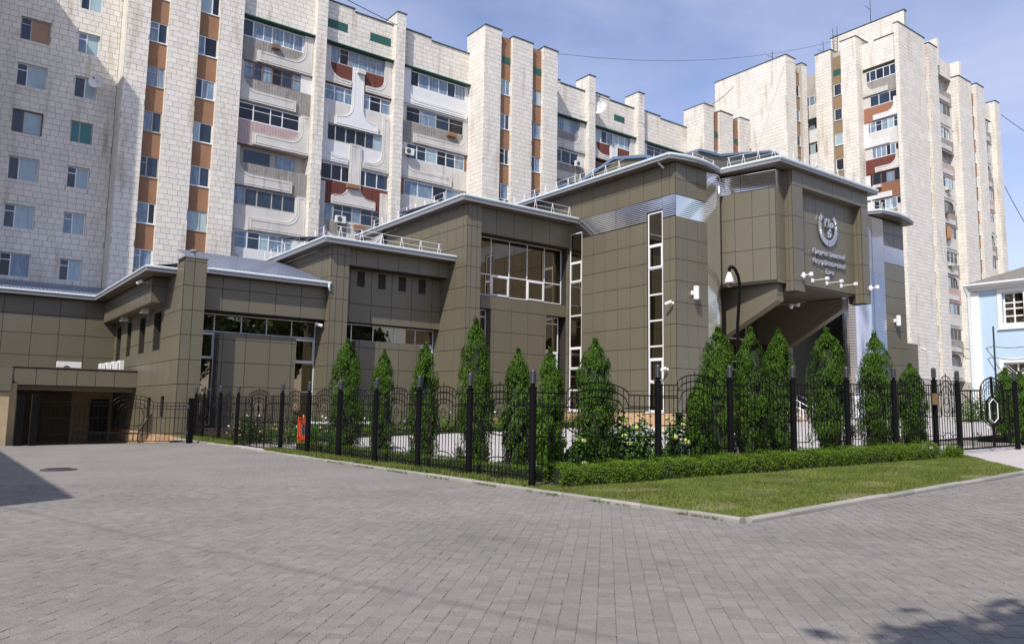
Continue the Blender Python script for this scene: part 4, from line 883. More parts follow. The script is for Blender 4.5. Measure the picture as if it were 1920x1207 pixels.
# ---- plinths
for x0, x1, y0, y1, z0, z1 in ((XD-.06, XD+.4, 29.12, 38.7, .5, 1.60), (XD-.06, 37.2, 29.12, 29.3, .5, 1.60), (26.3, XD, 38.6, 38.9, .3, 1.15), (XA-.05, 10.85, 39.62, 41, -.1, .14), (XA-.05, XA+.2, 41.0, 56, -1, .14), (11, XC, 40.72, 41.2, .0, .5)):
    n = max(1, int((x1-x0)/.9)); nY = max(1, int((y1-y0)/.9))
    for i in range(n):
        for k in range(nY): MB().box(x0+(x1-x0)*i/n+.008, x0+(x1-x0)*(i+1)/n-.008, y0+(y1-y0)*k/nY+.008, y0+(y1-y0)*(k+1)/nY-.008, z0, z1).build('plinth_slab', M['plinth'], bank)
# ---- yard wall Z, canopy over the garage ramp
YZ = 56.0
grid_boxes(PAN, 'Y', YZ, [.6, 1.9, 3.5, 5.02, 6.5, 7.95, 9.75], [3.4, 4.55, 5.9, 7.09, 8.2]); BK.box(.4, 9.75, YZ+.002, 57, 0, 8.2)
eave([(-1, 55.4), (8.4, 55.4), (8.4, 57), (-1, 57)], 8.42); gutter([(-1, 55.4), (8.3, 55.4)], 8.45); tileroof(-1, 9.6, 55.5, 59.8, 8.44, .27, 'Y')
YK = 48.5
grid_boxes(PAN, 'Y', YK, [3.75, 4.75, 5.72, 6.67, 7.6, 8.54, 9.73], [2.56, 3.46]); BK.box(3.75, 9.74, YK+.002, 49.2, 2.562, 3.5)
MB().box(3.6, 9.75, YK-.08, 49.3, 3.5, 3.56).build('coping', M['soffit'], bank); MB().box(3.75, 9.74, 49.2, 56, 2.6, 3.1).build('terrace_slab', M['soffit'], bank)
MB().box(3.9, 9.74, 49.0, 49.4, 2.30, 2.56).build('beam', M['panel'], bank)
grid_boxes(PAN, 'Y', 44.0, [1.0, 3.35], [2.15, 3.3]); BK.box(.2, 3.35, 44.002, 56, 2.152, 3.3); grid_boxes(PAN, 'X', 3.38, [44.0, 46, 48.4], [2.15, 3.3])
mb = MB().box(.0, 3.3, 44.1, 56, -2, 2.15); mb.build('ramp_wall', M['beige'], bank)
MB().box(3.3, 3.75, 46.2, 56, -2, 2.56).build('ramp_wall', M['beige'], bank)
MB().box(3.75, 9.74, 55.3, 55.95, -2, 2.6).build('garage_wall', M['beige'], bank)
gd = MB().box(4.1, 7.4, 55.14, 55.3, -1.2, 2.3).build('garage_door', M['darkdoor'], bank)
for k in range(5): MB().box(4.14, 7.36, 55.09, 55.14, -1.1+k*.67, -1.1+k*.67+.64).build('door_section', M['darkdoor'], gd)
MB().box(8.5, 9.5, 55.1, 55.3, -1.0, 1.9).build('basement_door', M['darkwall'], bank)
o = MB().quad((3.3, 36.6, zg(6)-.03), (9.8, 36.6, zg(8)-.03), (9.8, 56, -1.1), (3.3, 56, -1.1)).build('ramp', M['apron']); struct(o)
rl = thing('ramp_railing', (9.2, 42, -.2), 'black wrought iron handrail on the basement steps beside the side wall', 'railing')
mb = MB(); mb.path([(8.9, 40.6, 1.15), (8.9, 43.4, .15), (6.4, 46.5, .15)], .03, 0, 6)
for i in range(15):
    f = i/14; q = Vector((8.9, 40.6+2.8*f, 1.15-1.0*f)); mb.bar(q, q-Vector((0, 0, .95)), .014); 
    g = Vector((8.9-2.5*f, 43.4+3.1*f, .15)); mb.bar(g, g-Vector((0, 0, .95)), .014)
    mb.path([(g.x+.11*math.cos(t), g.y, -.3+.14*math.sin(t)) for t in np.linspace(0, 6.28, 7)], .012)
mb.build('balustrade', M['iron'], rl); MB().box(9.05, 9.7, 40.2, 43.6, -.6, .12).build('landing', M['plinth'], rl)
BK.build('wall', M['panel_back'], bank)
emit(bank, PAN, 'facade_panel', 'facade_panels', M['panel'], 300)
# ---- crest and lettering
cx, cz, yy = 44.65, 13.30, YR-.16
wr = MB()
for s in (-1, 1):
    for i in range(15):
        t = i/14; a = -math.pi/2+s*t*2.25; r0 = .93
        c = Vector((cx+r0*math.cos(a)*.98, yy, cz+r0*1.0*math.sin(a)+(.12 if t > .8 else 0))); tg = Vector((-math.sin(a)*s, 0, math.cos(a)*s)); nr = Vector((math.cos(a), 0, math.sin(a))); w = .10*(1-.45*t)
        for sd_ in (-1, 1):
            tip = c+tg*.20+nr*sd_*(.20*(1-.35*t)); mid = c+tg*.05+nr*sd_*.17*(1-.35*t)
            wr._add([tuple(c-tg*.05), tuple(mid-tg*w*.6), tuple(tip), tuple(mid+tg*w), tuple(c-tg*.05+Vector((0, .06, 0))), tuple(mid-tg*w*.6+Vector((0, .06, 0))), tuple(tip+Vector((0, .06, 0))), tuple(mid+tg*w+Vector((0, .06, 0)))], [(0, 1, 2, 3), (0, 4, 5, 1), (1, 5, 6, 2), (2, 6, 7, 3), (3, 7, 4, 0)], 0)
        wr.box(c.x-.085, c.x+.085, yy+.02, yy+.09, c.z-.085, c.z+.085)
crest = thing('bank_crest', (cx, yy, cz), 'silver laurel wreath crest with the monogram ПРБ on the portal', 'crest')
wr.build('wreath', M['silver'], crest)
for ch_, dx, dz, s in (('П', -.27, .06, .72), ('Р', .27, -.06, .66), ('Б', .02, -.55, .62)): text_mesh(ch_, s, .28, .035, 'letter', M['silver'], crest, Matrix.Translation((cx+dx, yy, cz+dz)) @ FRONT, .012)
sgn = thing('bank_lettering', (44.6, yy, 11), 'silver cursive lettering Приднестровский Республиканский Банк under the crest', 'lettering')
for body, zz, wd in (('Приднестровский', 11.52, 3.75), ('Республиканский', 10.92, 3.75), ('Банк', 10.36, 1.05)):
    o = text_mesh(body, .47, .42, .03, 'text_line', M['silver'], sgn, FRONT, .0)
    xs = [v.co.x for v in o.data.vertices]; k = wd/(max(xs)-min(xs)); o.data.transform(Matrix.Translation((44.62, yy+.03, zz)) @ Matrix.Diagonal((k, 1, 1.0, 1)))
# ---- lamps and cameras on the walls
def wall_lamp(x, y, z, label):
    t = thing('wall_lamp', (x, y, z), label, 'wall lamp', 'cylindrical wall lamps'); MB().lathe(x, y-.33, [(.15, z-.38), (.16, z-.36), (.16, z+.36), (.15, z+.38)], 14).build('shade', M['white'], t); MB().box(x-.12, x-.02, y-.3, y-.03, z-.10, z+.14).build('mount', M['white'], t)
p = onY(1305, 549, YD-.3); wall_lamp(float(p[0]), YD, float(p[2]), 'white cylindrical wall lamp on the shaded front of the tall left block')
p = onY(1684, 601, YG-.3); wall_lamp(float(p[0]), YG, float(p[2]), 'white cylindrical wall lamp on the right end block')
def cctv(c, nrm, side, label, dome=False):
    c = Vector(c); n = Vector(nrm); sdv = Vector(side); t = thing('security_camera', tuple(c), label, 'security camera')
    MB().bar(c, c+n*.28-Vector((0, 0, .05)), .03, 0, 6).bar(c-n*.0, c+n*.03, .09, 0, 8).build('bracket', M['acwhite'], t)
    h = c+n*.34; f = (n*.5+sdv*.8-Vector((0, 0, .35))).normalized(); MB().bar(h-f*.16, h+f*.24, .085, 0, 8).build('body', M['white'], t); MB().bar(h+f*.24, h+f*.26, .07, 0, 8).build('lens', M['dkgrey'], t)
def pX(px, py, X): p = onX(px, py, X); return (X, float(p[1]), float(p[2]))
def pYp(px, py, Y): p = onY(px, py, Y); return (float(p[0]), Y, float(p[2]))
cctv(pX(1262, 568, XD-.03), (-1, 0, 0), (0, 1, 0), 'white camera high on the sunny side near the corner of the tall block')
cctv(pX(1252, 692, XD-.03), (-1, 0, 0), (0, 1, 0), 'white camera low beside the tall window of the corner block')
cctv(pX(277, 529, 8.97), (-1, 0, 0), (0, 1, 0), 'small white camera under the eave of the low left wing')
cctv(pYp(1723, 655, 29.27), (0, -1, 0), (1, 0, 0), 'dark camera on the small brown pier at the right')
cctv(pYp(592, 609, 40.7), (0, -1, 0), (1, 0, 0), 'white camera beside the right window under the first long lintel')
def flood(c, label, arm=1.0, big=False):
    c = Vector(c); t = thing('floodlight', tuple(c), label, 'floodlight')
    MB().box(c.x-.10, c.x+.10, c.y-.06, c.y, c.z-.12, c.z+.12).build('wall_plate', M['white'], t); e = c+Vector((.1, -arm, .02)); MB().bar(c-Vector((0, .05, 0)), e, .024, 0, 6).build('arm', M['white'], t)
    MB().box(e.x-.09, e.x+.09, e.y-.07, e.y+.10, e.z-.07, e.z+.11).build('lamp_body', M['white'], t)
for (px, py), nm in zip(((1523, 526), (1550, 531), (1577, 536)), ('white arm floodlight left of three below the silver lettering', 'white arm floodlight middle of three below the silver lettering', 'white arm floodlight right of three below the silver lettering')): flood(pYp(px, py, YR-.03), nm, .95)
def spot(c, label):
    c = Vector(c); t = thing('spotlight', tuple(c), label, 'spotlight'); MB().lathe(c.x, c.y-.2, [(.06, c.z-.18), (.11, c.z-.12), (.13, c.z), (.10, c.z+.12), (.04, c.z+.18)], 10).build('globe', M['white'], t, True); MB().bar(c-Vector((0, .2, 0)), c+Vector((.45, -.35, .1)), .03, 0, 6).bar(c, c-Vector((0, .2, 0)), .03, 0, 6).build('arm', M['white'], t); MB().lathe(c.x+.5, c.y-.38, [(.11, c.z), (.12, c.z+.02), (.12, c.z+.20), (.10, c.z+.22)], 10).build('head', M['white'], t)
spot(pYp(1501, 517, YE-.03), 'white twin spotlight at the lower left corner of the portal frame'); spot(pYp(1627, 541, YE-.03), 'white twin spotlight at the lower right corner of the portal frame'); spot((45.2, 29.6, 8.75), 'small white lamp hanging in the shade below the portal')
def ac_unit(c, axis, label, w=.85, h=.58, dp=.32, side=None):
    x, y, z = c; t = thing('air_conditioner', (x, y, z), label, 'air conditioner')
    fn = FY(y) if axis == 'Y' else FX(x); u = x if axis == 'Y' else y
    mb = MB(); fbox(mb, fn, u-w/2, u+w/2, -dp, -.02, z, z+h); mb.build('casing', M['acwhite'], t); mb = MB()
    mb.prism([(u-.12+.22*math.cos(a), z+h/2+.22*math.sin(a)) for a in np.linspace(0, 2*math.pi, 15)[:-1]], fn, -dp-.02, -dp+.005); mb.build('fan_grille', M['dkgrey'], t)
    return t
p = onY(128, 686, 52.5); ac_unit((float(p[0]), 52.5, 3.14), 'Y', 'white air conditioner with a dark fan standing on the ramp canopy', 1.25, .92, .4)
for i in range(4): x_ = 8.35+i*.28; t = thing('air_conditioner', (x_, 51.5-.3*i, 3.12), ['leftmost', 'second', 'third', 'rightmost'][i]+' of four slim white units on the canopy by the side wall', 'air conditioner'); MB().box(x_-.11, x_+.11, 51.1-.3*i, 52.0-.3*i, 3.12, 4.0+.06*i).build('casing', M['acwhite'], t); MB().box(x_-.114, x_-.1101, 51.2-.3*i, 51.9-.3*i, 3.2, 3.9).build('side_grille', M['dkgrey' if i == 9 else 'white'], t)
# ---------------------------------------------------------------- apartment block
GL = ['aptglass_a', 'aptglass_b', 'aptglass_c', 'aptglass_a', 'aptglass_b', 'aptglass_e']
def win(parent, fn, u0, u1, z0, z1, r, style=None, frame=None, mull=None):
    frame = frame or r.choice(['framewhite']*4+['framewood']); w = u1-u0; fw = .075
    mull = mull if mull is not None else r.choice([[.36], [.40], [.62], [.34]])
    mb = MB(); fbox(mb, fn, u0, u1, .0, .07, z0, z0+fw); fbox(mb, fn, u0, u1, 0, .07, z1-fw, z1); fbox(mb, fn, u0, u0+fw, .002, .068, z0+fw, z1-fw); fbox(mb, fn, u1-fw, u1, .002, .068, z0+fw, z1-fw)
    us = [u0]+[u0+w*m for m in mull]+[u1]
    for m in us[1:-1]: fbox(mb, fn, m-fw/2, m+fw/2, .004, .066, z0+fw, z1-fw)
    if r.random() < .3: fbox(mb, fn, us[0], us[1], .006, .064, z1-.5, z1-.44)
    fbox(mb, fn, u0-.06, u1+.06, -.10, .0, z0-.05, z0)
    o = mb.build('window', M[frame], parent); pb = MB()
    for i in range(len(us)-1):
        a, b = r.uniform(-.006, .006), r.uniform(-.006, .006); pb.quad(fn(us[i], .04+a, z0), fn(us[i+1], .04+b, z0), fn(us[i+1], .045+b, z1), fn(us[i], .045+a, z1), i)
    ms = style or [r.choice(GL) for _ in range(len(us)-1)]
    pb.build('pane', [M[s] for s in ms], o); return o
def jpoly(u0, u1, z0, z1, side, sw, hb, rc, band):
    """strip down one side flaring into a band along the bottom"""
    w = u1-u0; n = 7; pts = []
    if side == 'R':
        us = u1-sw; pts = [(u0+w*(1-band), z0), (u1, z0), (u1, z1), (us, z1), (us, z0+hb+rc)]
        pts += [(us-rc+rc*math.cos(t), z0+hb+rc-rc*math.sin(t)) for t in np.linspace(0, math.pi/2, n)[1:]]; pts += [(u0+w*(1-band), z0+hb)]
    elif side == 'L':
        us = u0+sw; pts = [(u0, z0), (u0+w*band, z0), (u0+w*band, z0+hb)]
        pts += [(us+rc-rc*math.cos(t), z0+hb+rc-rc*math.sin(t)) for t in np.linspace(math.pi/2, 0, n)]; pts += [(us, z1), (u0, z1)]
    else:                                                  # inverted T
        c = (u0+u1)/2; bw = w*band/2; pts = [(c-bw, z0), (c+bw, z0), (c+bw, z0+hb*.55)]
        pts += [(c+sw/2+rc-rc*math.cos(t), z0+hb*.55+rc-rc*math.sin(t)) for t in np.linspace(math.pi/2, 0, n)]; pts += [(c+sw/2, z1), (c-sw/2, z1)]
        pts += [(c-sw/2-rc+rc*math.cos(t), z0+hb*.55+rc-rc*math.sin(t)) for t in np.linspace(0, math.pi/2, n)]; pts += [(c-bw, z0+hb*.55)]
    q = []
    for p in pts:
        if not q or abs(p[0]-q[-1][0])+abs(p[1]-q[-1][1]) > 1e-4: q.append(p)
    return q
def rim(mb, poly, fn, d, w=.05, skip=0):
    c = (sum(p[0] for p in poly)/len(poly), sum(p[1] for p in poly)/len(poly))
    for a, b in zip(poly, poly[1:]+poly[:1]):
        A, B = fn(a[0], d, a[1]), fn(b[0], d, b[1]); mb.bar(A, B, w)
def balcony(parent, fn, u0, u1, zb, zt, gh, r, panels=(), base=None, npane=None, glaze=True, gu=None, frame=None):
    """one storey of a balcony stack: parapet zb..zt-gh, glazing above it"""
    base = base or r.choice(['conc', 'conc_white', 'conc_dark', 'redbrick', 'pink', 'conc', 'conc_white'])
    mb = MB(); zs = zt-gh
    fbox(mb, fn, u0, u1, .0, .12, zb+.06, zs); fbox(mb, fn, u0, u1, -.05, 1.3, zb-.06, zb+.06, 0)
    if base in ('conc_dark', 'pink', 'redbrick'):
        k = int((u1-u0)/.22)
        for i in range(k): fbox(mb, fn, u0+.03+i*.22, u0+.2+i*.22, -.022, 0, zb+.10, zs-.03)
    o = mb.build('balcony', M[base], parent)
    if glaze and r.random() < .12: glaze = False; q_ = MB(); fbox(q_, fn, u0+(u1-u0)*.15, u0+(u1-u0)*.5, .55, .6, zs-.9, zt-.3); q_.build('balcony_door', M['aptglass_a'], o); q_ = MB(); fbox(q_, fn, u0+(u1-u0)*.58, u0+(u1-u0)*.85, .55, .6, zs-.1, zt-.3); q_.build('balcony_window', M['aptglass_b'], o)
    if r.random() < .22: q_ = MB(); x_ = u0+(u1-u0)*r.uniform(.2, .7); fbox(q_, fn, x_, x_+r.uniform(.5, 1.1), -.42, -.05, zs-.45, zs-.12); q_.build('planter_box', M[r.choice(['brown', 'frameb', 'conc'])], o)
    if glaze:
        a, b = gu or (u0+.03, u1-.03); frame = frame or r.choice(['framewhite', 'framewhite', 'framewood', 'frameb' if r.random() < .3 else 'framewhite']); npane = npane or r.choice([4, 5, 6]); fw = .065
        f = MB(); fw = .085; fbox(f, fn, a, b, .02, .09, zs, zs+fw); fbox(f, fn, a, b, .02, .09, zt-.10-fw, zt-.10)
        us = [a+(b-a)*(i+(r.uniform(-.12, .12) if 0 < i < npane else 0))/npane for i in range(npane+1)]
        for q in us: fbox(f, fn, max(a, q-fw/2), min(b, q+fw/2), .022, .088, zs+fw, zt-.10-fw)
        if r.random() < .45: fbox(f, fn, a, b, .024, .086, zt-.62, zt-.575)
        f.build('glazing_frame', M[frame], o); p = MB(); ms = []; dom = r.choice(GL)
        for i in range(npane):
            e = r.uniform(-.012, .012); e2 = r.uniform(-.012, .012); p.quad(fn(us[i], .055+e, zs), fn(us[i+1], .055+e2, zs), fn(us[i+1], .055+e2, zt-.1), fn(us[i], .055+e, zt-.1), i); ms.append(M[dom if r.random() < .5 else r.choice(GL)])
        p.build('glazing', ms, o)
        if (gu is not None):
            for x0, x1 in ((u0, a), (b, u1)):
                if x1-x0 > .1: s = MB(); fbox(s, fn, x0, x1, .01, .12, zs, zt-.06); s.build('side_infill', M[r.choice(['brick', 'conc', 'conc', 'conc_white'])], o)
    for (side, z0, z1, sw, hb, rc, band, m) in panels:
        poly = jpoly(u0, u1, z0, z1, side, sw, hb, rc, band); mb = MB(); mb.prism(poly, fn, -.16, -.02, 0); rim(mb, poly, fn, -.155, .018)
        iw = .16; mb2 = jpoly(u0+iw, u1-iw, z0+iw, z1-iw, side, max(.1, sw-2*iw) if side != 'T' else sw-2*iw, hb-(2*iw if side != 'T' else iw), rc, band*.97)
        for a_, b_ in zip(mb2, mb2[1:]+mb2[:1]): mb.bar(fn(a_[0], -.165, a_[1]), fn(b_[0], -.165, b_[1]), .028)
        mb.build('trim_panel', M[m], o)
    return o
apt = thing('apartment_building', (40, 60, 1), 'long pale limestone apartment block with brown window strips behind the bank', 'apartments')
TB = []; AW = MB(); R_ = random.Random(11)
T = [29.15+3.34*k for k in range(-7, 3)]                    # window heads, one per storey
G = [18.35+3.35*k for k in range(-4, 5)]                    # balcony glazing heads
TOPZ = 36.9
# left end wall (window columns)
WH = 1.52; holes = []
LWT = [27.62+3.24*k for k in range(-6, 3)]
for zt in LWT:
    holes += [(3.24, 5.0, zt-1.60, zt), (6.66, 8.02, zt-WH, zt)]
YL = 60.0
wall_cells(AW, FY(YL), -6, 9.3, 0, TOPZ, holes, 0, .4)
tile_boxes(TB, 'Y', YL, 1.5, 9.3, 8.4, TOPZ, .50, .405, holes)
STY = {0: [['framewood', ['aptglass_a', 'frameb']], ['framewhite', ['aptglass_a', 'aptglass_c']], ['frameb', ['aptglass_a', 'aptglass_c']], ['framewhite', ['aptglass_d', 'aptglass_c']], ['framewhite', ['aptglass_d', 'aptglass_c']], ['framewhite', ['aptglass_e', 'aptglass_b']]]}
M['orangeblind'] = mat('tan_curtain', (.36, .20, .11), .3)
for i, zt in enumerate(LWT):
    k = 6-i
    fr_, st = {0: ('framewood', ['aptglass_a', 'orangeblind']), 2: ('frameb', ['aptglass_a', 'aptglass_c']), 5: ('framewhite', ['aptglass_e', 'aptglass_b'])}.get(k, ('framewhite', ['aptglass_a', 'aptglass_c']))
    win(apt, FY(YL+.12), 3.24, 5.0, zt-1.60, zt, R_, st, fr_, [.36])
    fr_, st = {2: ('framewood', ['aptglass_d', 'aptglass_d'])}.get(k, ('framewhite', ['aptglass_a', 'aptglass_c'] if k % 2 else ['aptglass_b', 'aptglass_c']))
    win(apt, FY(YL+.12), 6.66, 8.02, zt-WH, zt, R_, st, fr_, [.42] if k != 1 else [.5])
def strip_block(pils, strips, Y, ztop, tw, lface=None, zlow=6.0, brown='brown', depth=3.0):
    """pilasters with recessed window strips between them"""
    for j, (a, b) in enumerate(pils):
        zt_ = ztop+(.0 if j % 2 == 0 else -.15)
        AW.box(a, b, Y+.002, Y+depth, 0, zt_); tile_boxes(TB, 'Y', Y, a, b, zlow, zt_, tw, .405)
        mb = MB().box(a-.07, b+.07, Y-.09, Y+depth, zt_, zt_+.09); mb.build('coping', M['dkgreen'], apt)
        if j == 0 and lface: tile_boxes(TB, 'X', a, Y+.01, lface, zlow, zt_, tw, .405)
        elif j: tile_boxes(TB, 'X', a, Y+.01, Y+.42, zlow, zt_, .42, .405)
    for (a, b) in strips:
        AW.box(a, b, Y+.62, Y+depth, 0, ztop-.3)
        zt0 = 0
        for i, zt in enumerate(T):
            nb = T[i]-1.50; lo = T[i-1] if i else nb-1.85
            if zt > 6: win(apt, FY(Y+.42), a+.03, b-.03, zt-1.50, zt, R_, None, None, R_.choice([[.5], [.62], [.36]]))
            if nb > 5: fbx = MB(); fbox(fbx, FY(Y+.38), a+.01, b-.01, 0, .07, lo+.0 if i else lo, nb-.06); fbx.build('spandrel_panel', M[brown], apt)
        fbx = MB(); fbox(fbx, FY(Y+.38), a+.01, b-.01, 0, .07, T[-1] if T[-1] < ztop-1 else ztop-1.2, ztop-.3); 
        fbx.build('spandrel_panel', M[brown], apt)
        g_ = MB(); fbox(g_, FY(Y+.36), a+.02, b-.02, 0, .05, 34.05, 34.7); g_.build('vent_louvre', M['green'], apt)
T = [t for t in T if t < 33]
strip_block([(9.35, 10.85), (12.15, 14.2), (15.7, 17.4)], [(10.85, 12.15), (14.2, 15.7)], 58.0, TOPZ+2.2, .62, 60)
strip_block([(38.62, 40.45), (41.85, 44.2), (45.62, 47.35)], [(40.45, 41.85), (44.2, 45.62)], 56.0, TOPZ, .62, 59)
strip_block([(69.6, 71.3), (72.6, 74.9), (76.4, 78.1)], [(71.3, 72.6), (74.9, 76.4)], 56.0, TOPZ+.5, .7, 59)
def pilaster(a, b, Y, zt, tw=.6):
    AW.box(a, b, Y+.002, 60, 0, zt); tile_boxes(TB, 'Y', Y, a, b, 6, zt, tw, .405); tile_boxes(TB, 'X', a, Y+.01, 60, 6, zt, .6, .405)
    MB().box(a-.07, b+.07, Y-.09, 60, zt, zt+.09).build('coping', M['dkgreen'], apt)
for a, b, zt in ((23.3, 24.12, 37.5), (30.55, 31.38, 36.2), (53.35, 54.2, 36.9), (60.75, 61.65, 37.0)): pilaster(a, b, 57.9, zt)
def bay(u0, u1, kind, ztop, seed, green=()):
    r = random.Random(seed); fn = FY(58.6)
    AW.box(u0, u1, 59.2, 61, 0, ztop-.1); tile_boxes(TB, 'Y', 58.6, u0, u1, G[8]+.25, ztop, .62, .405, [(a, b, c, d) for a, b, c, d in green])
    AW.box(u0, u1, 58.602, 59.2, G[8]+.25, ztop)
    c1 = u0+(u1-u0)*.42
    MB().box(u0, c1, 58.5, 60, ztop+.25, ztop+.36).box(c1, u1, 58.5, 60, ztop, ztop+.1).build('coping', M['dkgreen'], apt); tile_boxes(TB, 'Y', 58.6, u0, c1, ztop+.0, ztop+.25, .62, .25); AW.box(u0, c1, 58.602, 60, ztop-.1, ztop+.25)
    MB().box(u0, u1, 58.15, 58.6, G[8]+.02, G[8]+.10).build('canopy_sheet', M['green'], apt)
    for a, b, c, d in green: MB().box(a, b, 58.55, 58.6, c, d).build('vent_louvre', M['green'], apt)
    for k in range(len(G)):
        zt = G[k]; zb = G[k]-3.35
        if zt < 8: continue
        pan = []; base = None; gu = None; fr_ = None; npn = None; w = u1-u0
        if kind == 'J':
            s = 'R' if k % 2 == 0 else 'L'; wh = r.random() < .25
            pan = [(s, zb+.04, zt-.1 if s == 'R' else zt-.3, .80 if s == 'R' else .34, .92, 1.05, .78, 'conc')]
            if s == 'R': gu = (u0+.03, u1-.92)
            else: gu = (u0+.35, u1-.95 if r.random() < .5 else u1-.04)
            base = {8: 'conc_dark', 7: 'conc_dark', 6: 'pink', 5: 'conc_dark', 4: 'conc'}.get(k, 'conc_white')
            if k <= 2: pan = []
        elif kind == 'T':
            base = {8: 'redbrick', 7: 'conc', 6: 'conc_white', 5: 'redbrick', 4: 'conc_dark'}.get(k, 'conc')
            if k in (8, 6, 4): pan = [('L', zb+.04, zt+1.6 if k < 8 else zt-.3, .62, .55, 1.15, .40, 'conc_white' if k == 6 else 'conc'), ('R', zb+.04, zt+1.5 if k < 8 else zt-.1, .75, .55, .95, .39, 'conc')]; gu = (u0+.55, u1-.62)
            else: pan = [('T', zb-.1, zt+1.9, 1.05, 1.25, 1.15, .62, 'conc_white' if k == 7 else 'conc')]
            npn = 6
        elif kind == 'W':
            if k == 8: base = 'conc_white'; gu = (u0+.9, u1-.35); pan = [('L', zb+.1, zt-.05, .95, .55, .75, .97, 'conc_white')]
            elif k % 2: pan = [('R', zb+.04, zt-.3, .45, .85, 1.0, .80, 'conc')]; gu = (u0+.7, u1-.5); base = r.choice(['conc_dark', 'conc'])
            else: pan = [('L', zb+.04, zt-.2, .75, .85, 1.0, .76, 'conc')]; gu = (u0+.85, u1-.3); base = r.choice(['pink', 'conc_dark', 'conc'])
        balcony(apt, fn, u0+.02, u1-.02, zb, zt, 1.5, r, pan, base, npn, True, gu, fr_)
bay(17.4, 23.3, 'J', 35.4, 3)
bay(24.12, 30.55, 'T', 35.2, 5, [(24.2, 26.2, 33.15, 33.9), (28.3, 30.3, 33.15, 33.9)])
bay(31.38, 38.6, 'W', 35.0, 6)
bay(47.35, 53.35, 'J', 35.3, 17)
bay(54.2, 60.75, 'T', 35.3, 18, [(57.6, 59.2, 33.2, 33.9)])
bay(61.65, 69.6, 'W', 35.2, 19)
AW.box(78.1, 82, 58.5, 62, 0, 35.2); tile_boxes(TB, 'Y', 58.5, 78.1, 82, 24, 35.2, .7, .405); MB().box(78, 82, 58.4, 62, 35.2, 35.3).build('coping', M['dkgreen'], apt)
AW.box(-6, 82, 61, 74, 0, 35.0)
AW.build('wall', M['stone_back'], apt)
emit(apt, TB, 'cladding_tile', 'cladding_tiles', M['stone'], 300)
for x_ in (34.5, 66.0): MB().box(x_-1.0, x_+.9, 62, 63.2, 35.0, 37.2).box(x_-1.2, x_+1.1, 61.9, 63.4, 37.2, 37.35).build('chimney', M['dkgreen'], apt)
# ---------------------------------------------------------------- tower block
tow = thing('apartment_tower', (95, 50, 2), 'tall limestone apartment tower of many storeys at the right', 'tower block')
TT = []; TW = MB(); XT = 88.0; YT = 42.25; XT1, YT1 = 81.9, 53.2
TZ = [43.0-3.22*k for k in range(13)]
def tpil(axis, c, a, b, z0, z1, depth, tw=.8): 
    if axis == 'X': TW.box(c+.002, c+depth, a, b, 0, z1); MB().box(c-.09, c+depth, a-.06, b+.06, z1, z1+.1).build('coping', M['dkgreen'], tow)
    else: TW.box(a, b, c+.002, c+depth, 0, z1); MB().box(a-.06, b+.06, c-.09, c+depth, z1, z1+.1).build('coping', M['dkgreen'], tow)
    tile_boxes(TT, axis, c, a, b, z0, z1, tw, .42)
# T1 corner block
tpil('X', XT1, YT1, 64, 16, 46.0, 2.0, .85); tpil('Y', YT1, XT1+.01, 83.95, 16, 45.99, 2, .8)
TW.box(83.9, 85.3, YT1+.5, 62, 0, 45.4); tpil('Y', YT1-.0, 85.3, 86.4, 16, 45.9, 3, .7); TW.box(83, 92, 55, 66, 0, 44)
rt_ = random.Random(31)
for z in TZ:
    if z < 18: break
    win(tow, FY(YT1+.4), 83.98, 85.27, z-1.5, z, rt_); mb = MB(); fbox(mb, FY(YT1+.38), 83.97, 85.28, 0, .07, z, z+1.66); mb.build('spandrel_panel', M['brown2'], tow)
    balcony(tow, FX(XT+.75), 52.97, 55.0, z-3.2, z-.15, 1.4, rt_, (), rt_.choice(['conc', 'conc_white', 'conc_dark']), 3)
# sunlit side of the main block
tpil('X', XT, 50.75, 52.95, 16, 47.6, 3, .85); TW.box(XT+.5, XT+3, 49.0, 50.76, 0, 47.2); tpil('X', XT-.75, 47.05, 49.05, 16, 47.7, 3.5, .85); tpil('Y', 47.05, XT-.74, XT+.6, 16, 47.69, .3, .7)
tpil('X', XT, YT, 42.75, 8, 47.8, 2, .6); TW.box(XT+1.3, XT+3, 42.7, 47.1, 0, 45.4)
tile_boxes(TT, 'X', XT+.6, 42.75, 47.05, 43.7, 46.9, .85, .42); TW.box(XT+.602, XT+2, 42.75, 47.05, 43.7, 46.9); MB().box(XT+.5, XT+2, 42.75, 45.5, 46.9, 47.0).build('coping', M['dkgreen'], tow)
for k, z in enumerate(TZ):
    if z < 10: break
    st = ['aptglass_c', 'aptglass_d'] if k == 9 else None
    win(tow, FX(XT+.40), 49.08, 50.73, z-1.5, z, rt_, st, 'framewhite', [.33] if st else [.4]); mb = MB(); fbox(mb, FX(XT+.38), 49.07, 50.74, 0, .07, z, z+1.66); mb.build('spandrel_panel', M['brown2'], tow)
    zt = z+.35; s = 'L' if k % 2 else 'R'
    # on this wall u runs along +Y, so the near side is low u
    balcony(tow, FX(XT+.55), 42.77, 47.03, zt-3.22, zt, 1.45, rt_, [(s, zt-3.18, zt-(1.0 if s == 'L' else .2), .55, .62, .9, .72, ['conc', 'conc_white', 'conc_white', 'conc', 'conc_white'][k % 5])], ['conc_dark', 'brick', 'conc', 'redbrick', 'brick'][k % 5], [5, 3, 6, 6, 5][k % 5], True, None if k % 2 == 0 else (42.8, 46.2), 'frameb' if k == 4 else 'framewhite')
mb = MB(); fbox(mb, FX(XT+.38), 49.07, 50.74, 0, .07, TZ[0]+1.67, 46.6); mb.build('spandrel_panel', M['brown2'], tow); mb = MB(); fbox(mb, FX(XT+.36), 49.1, 50.7, 0, .06, 44.1, 44.9); mb.build('vent_louvre', M['green'], tow)
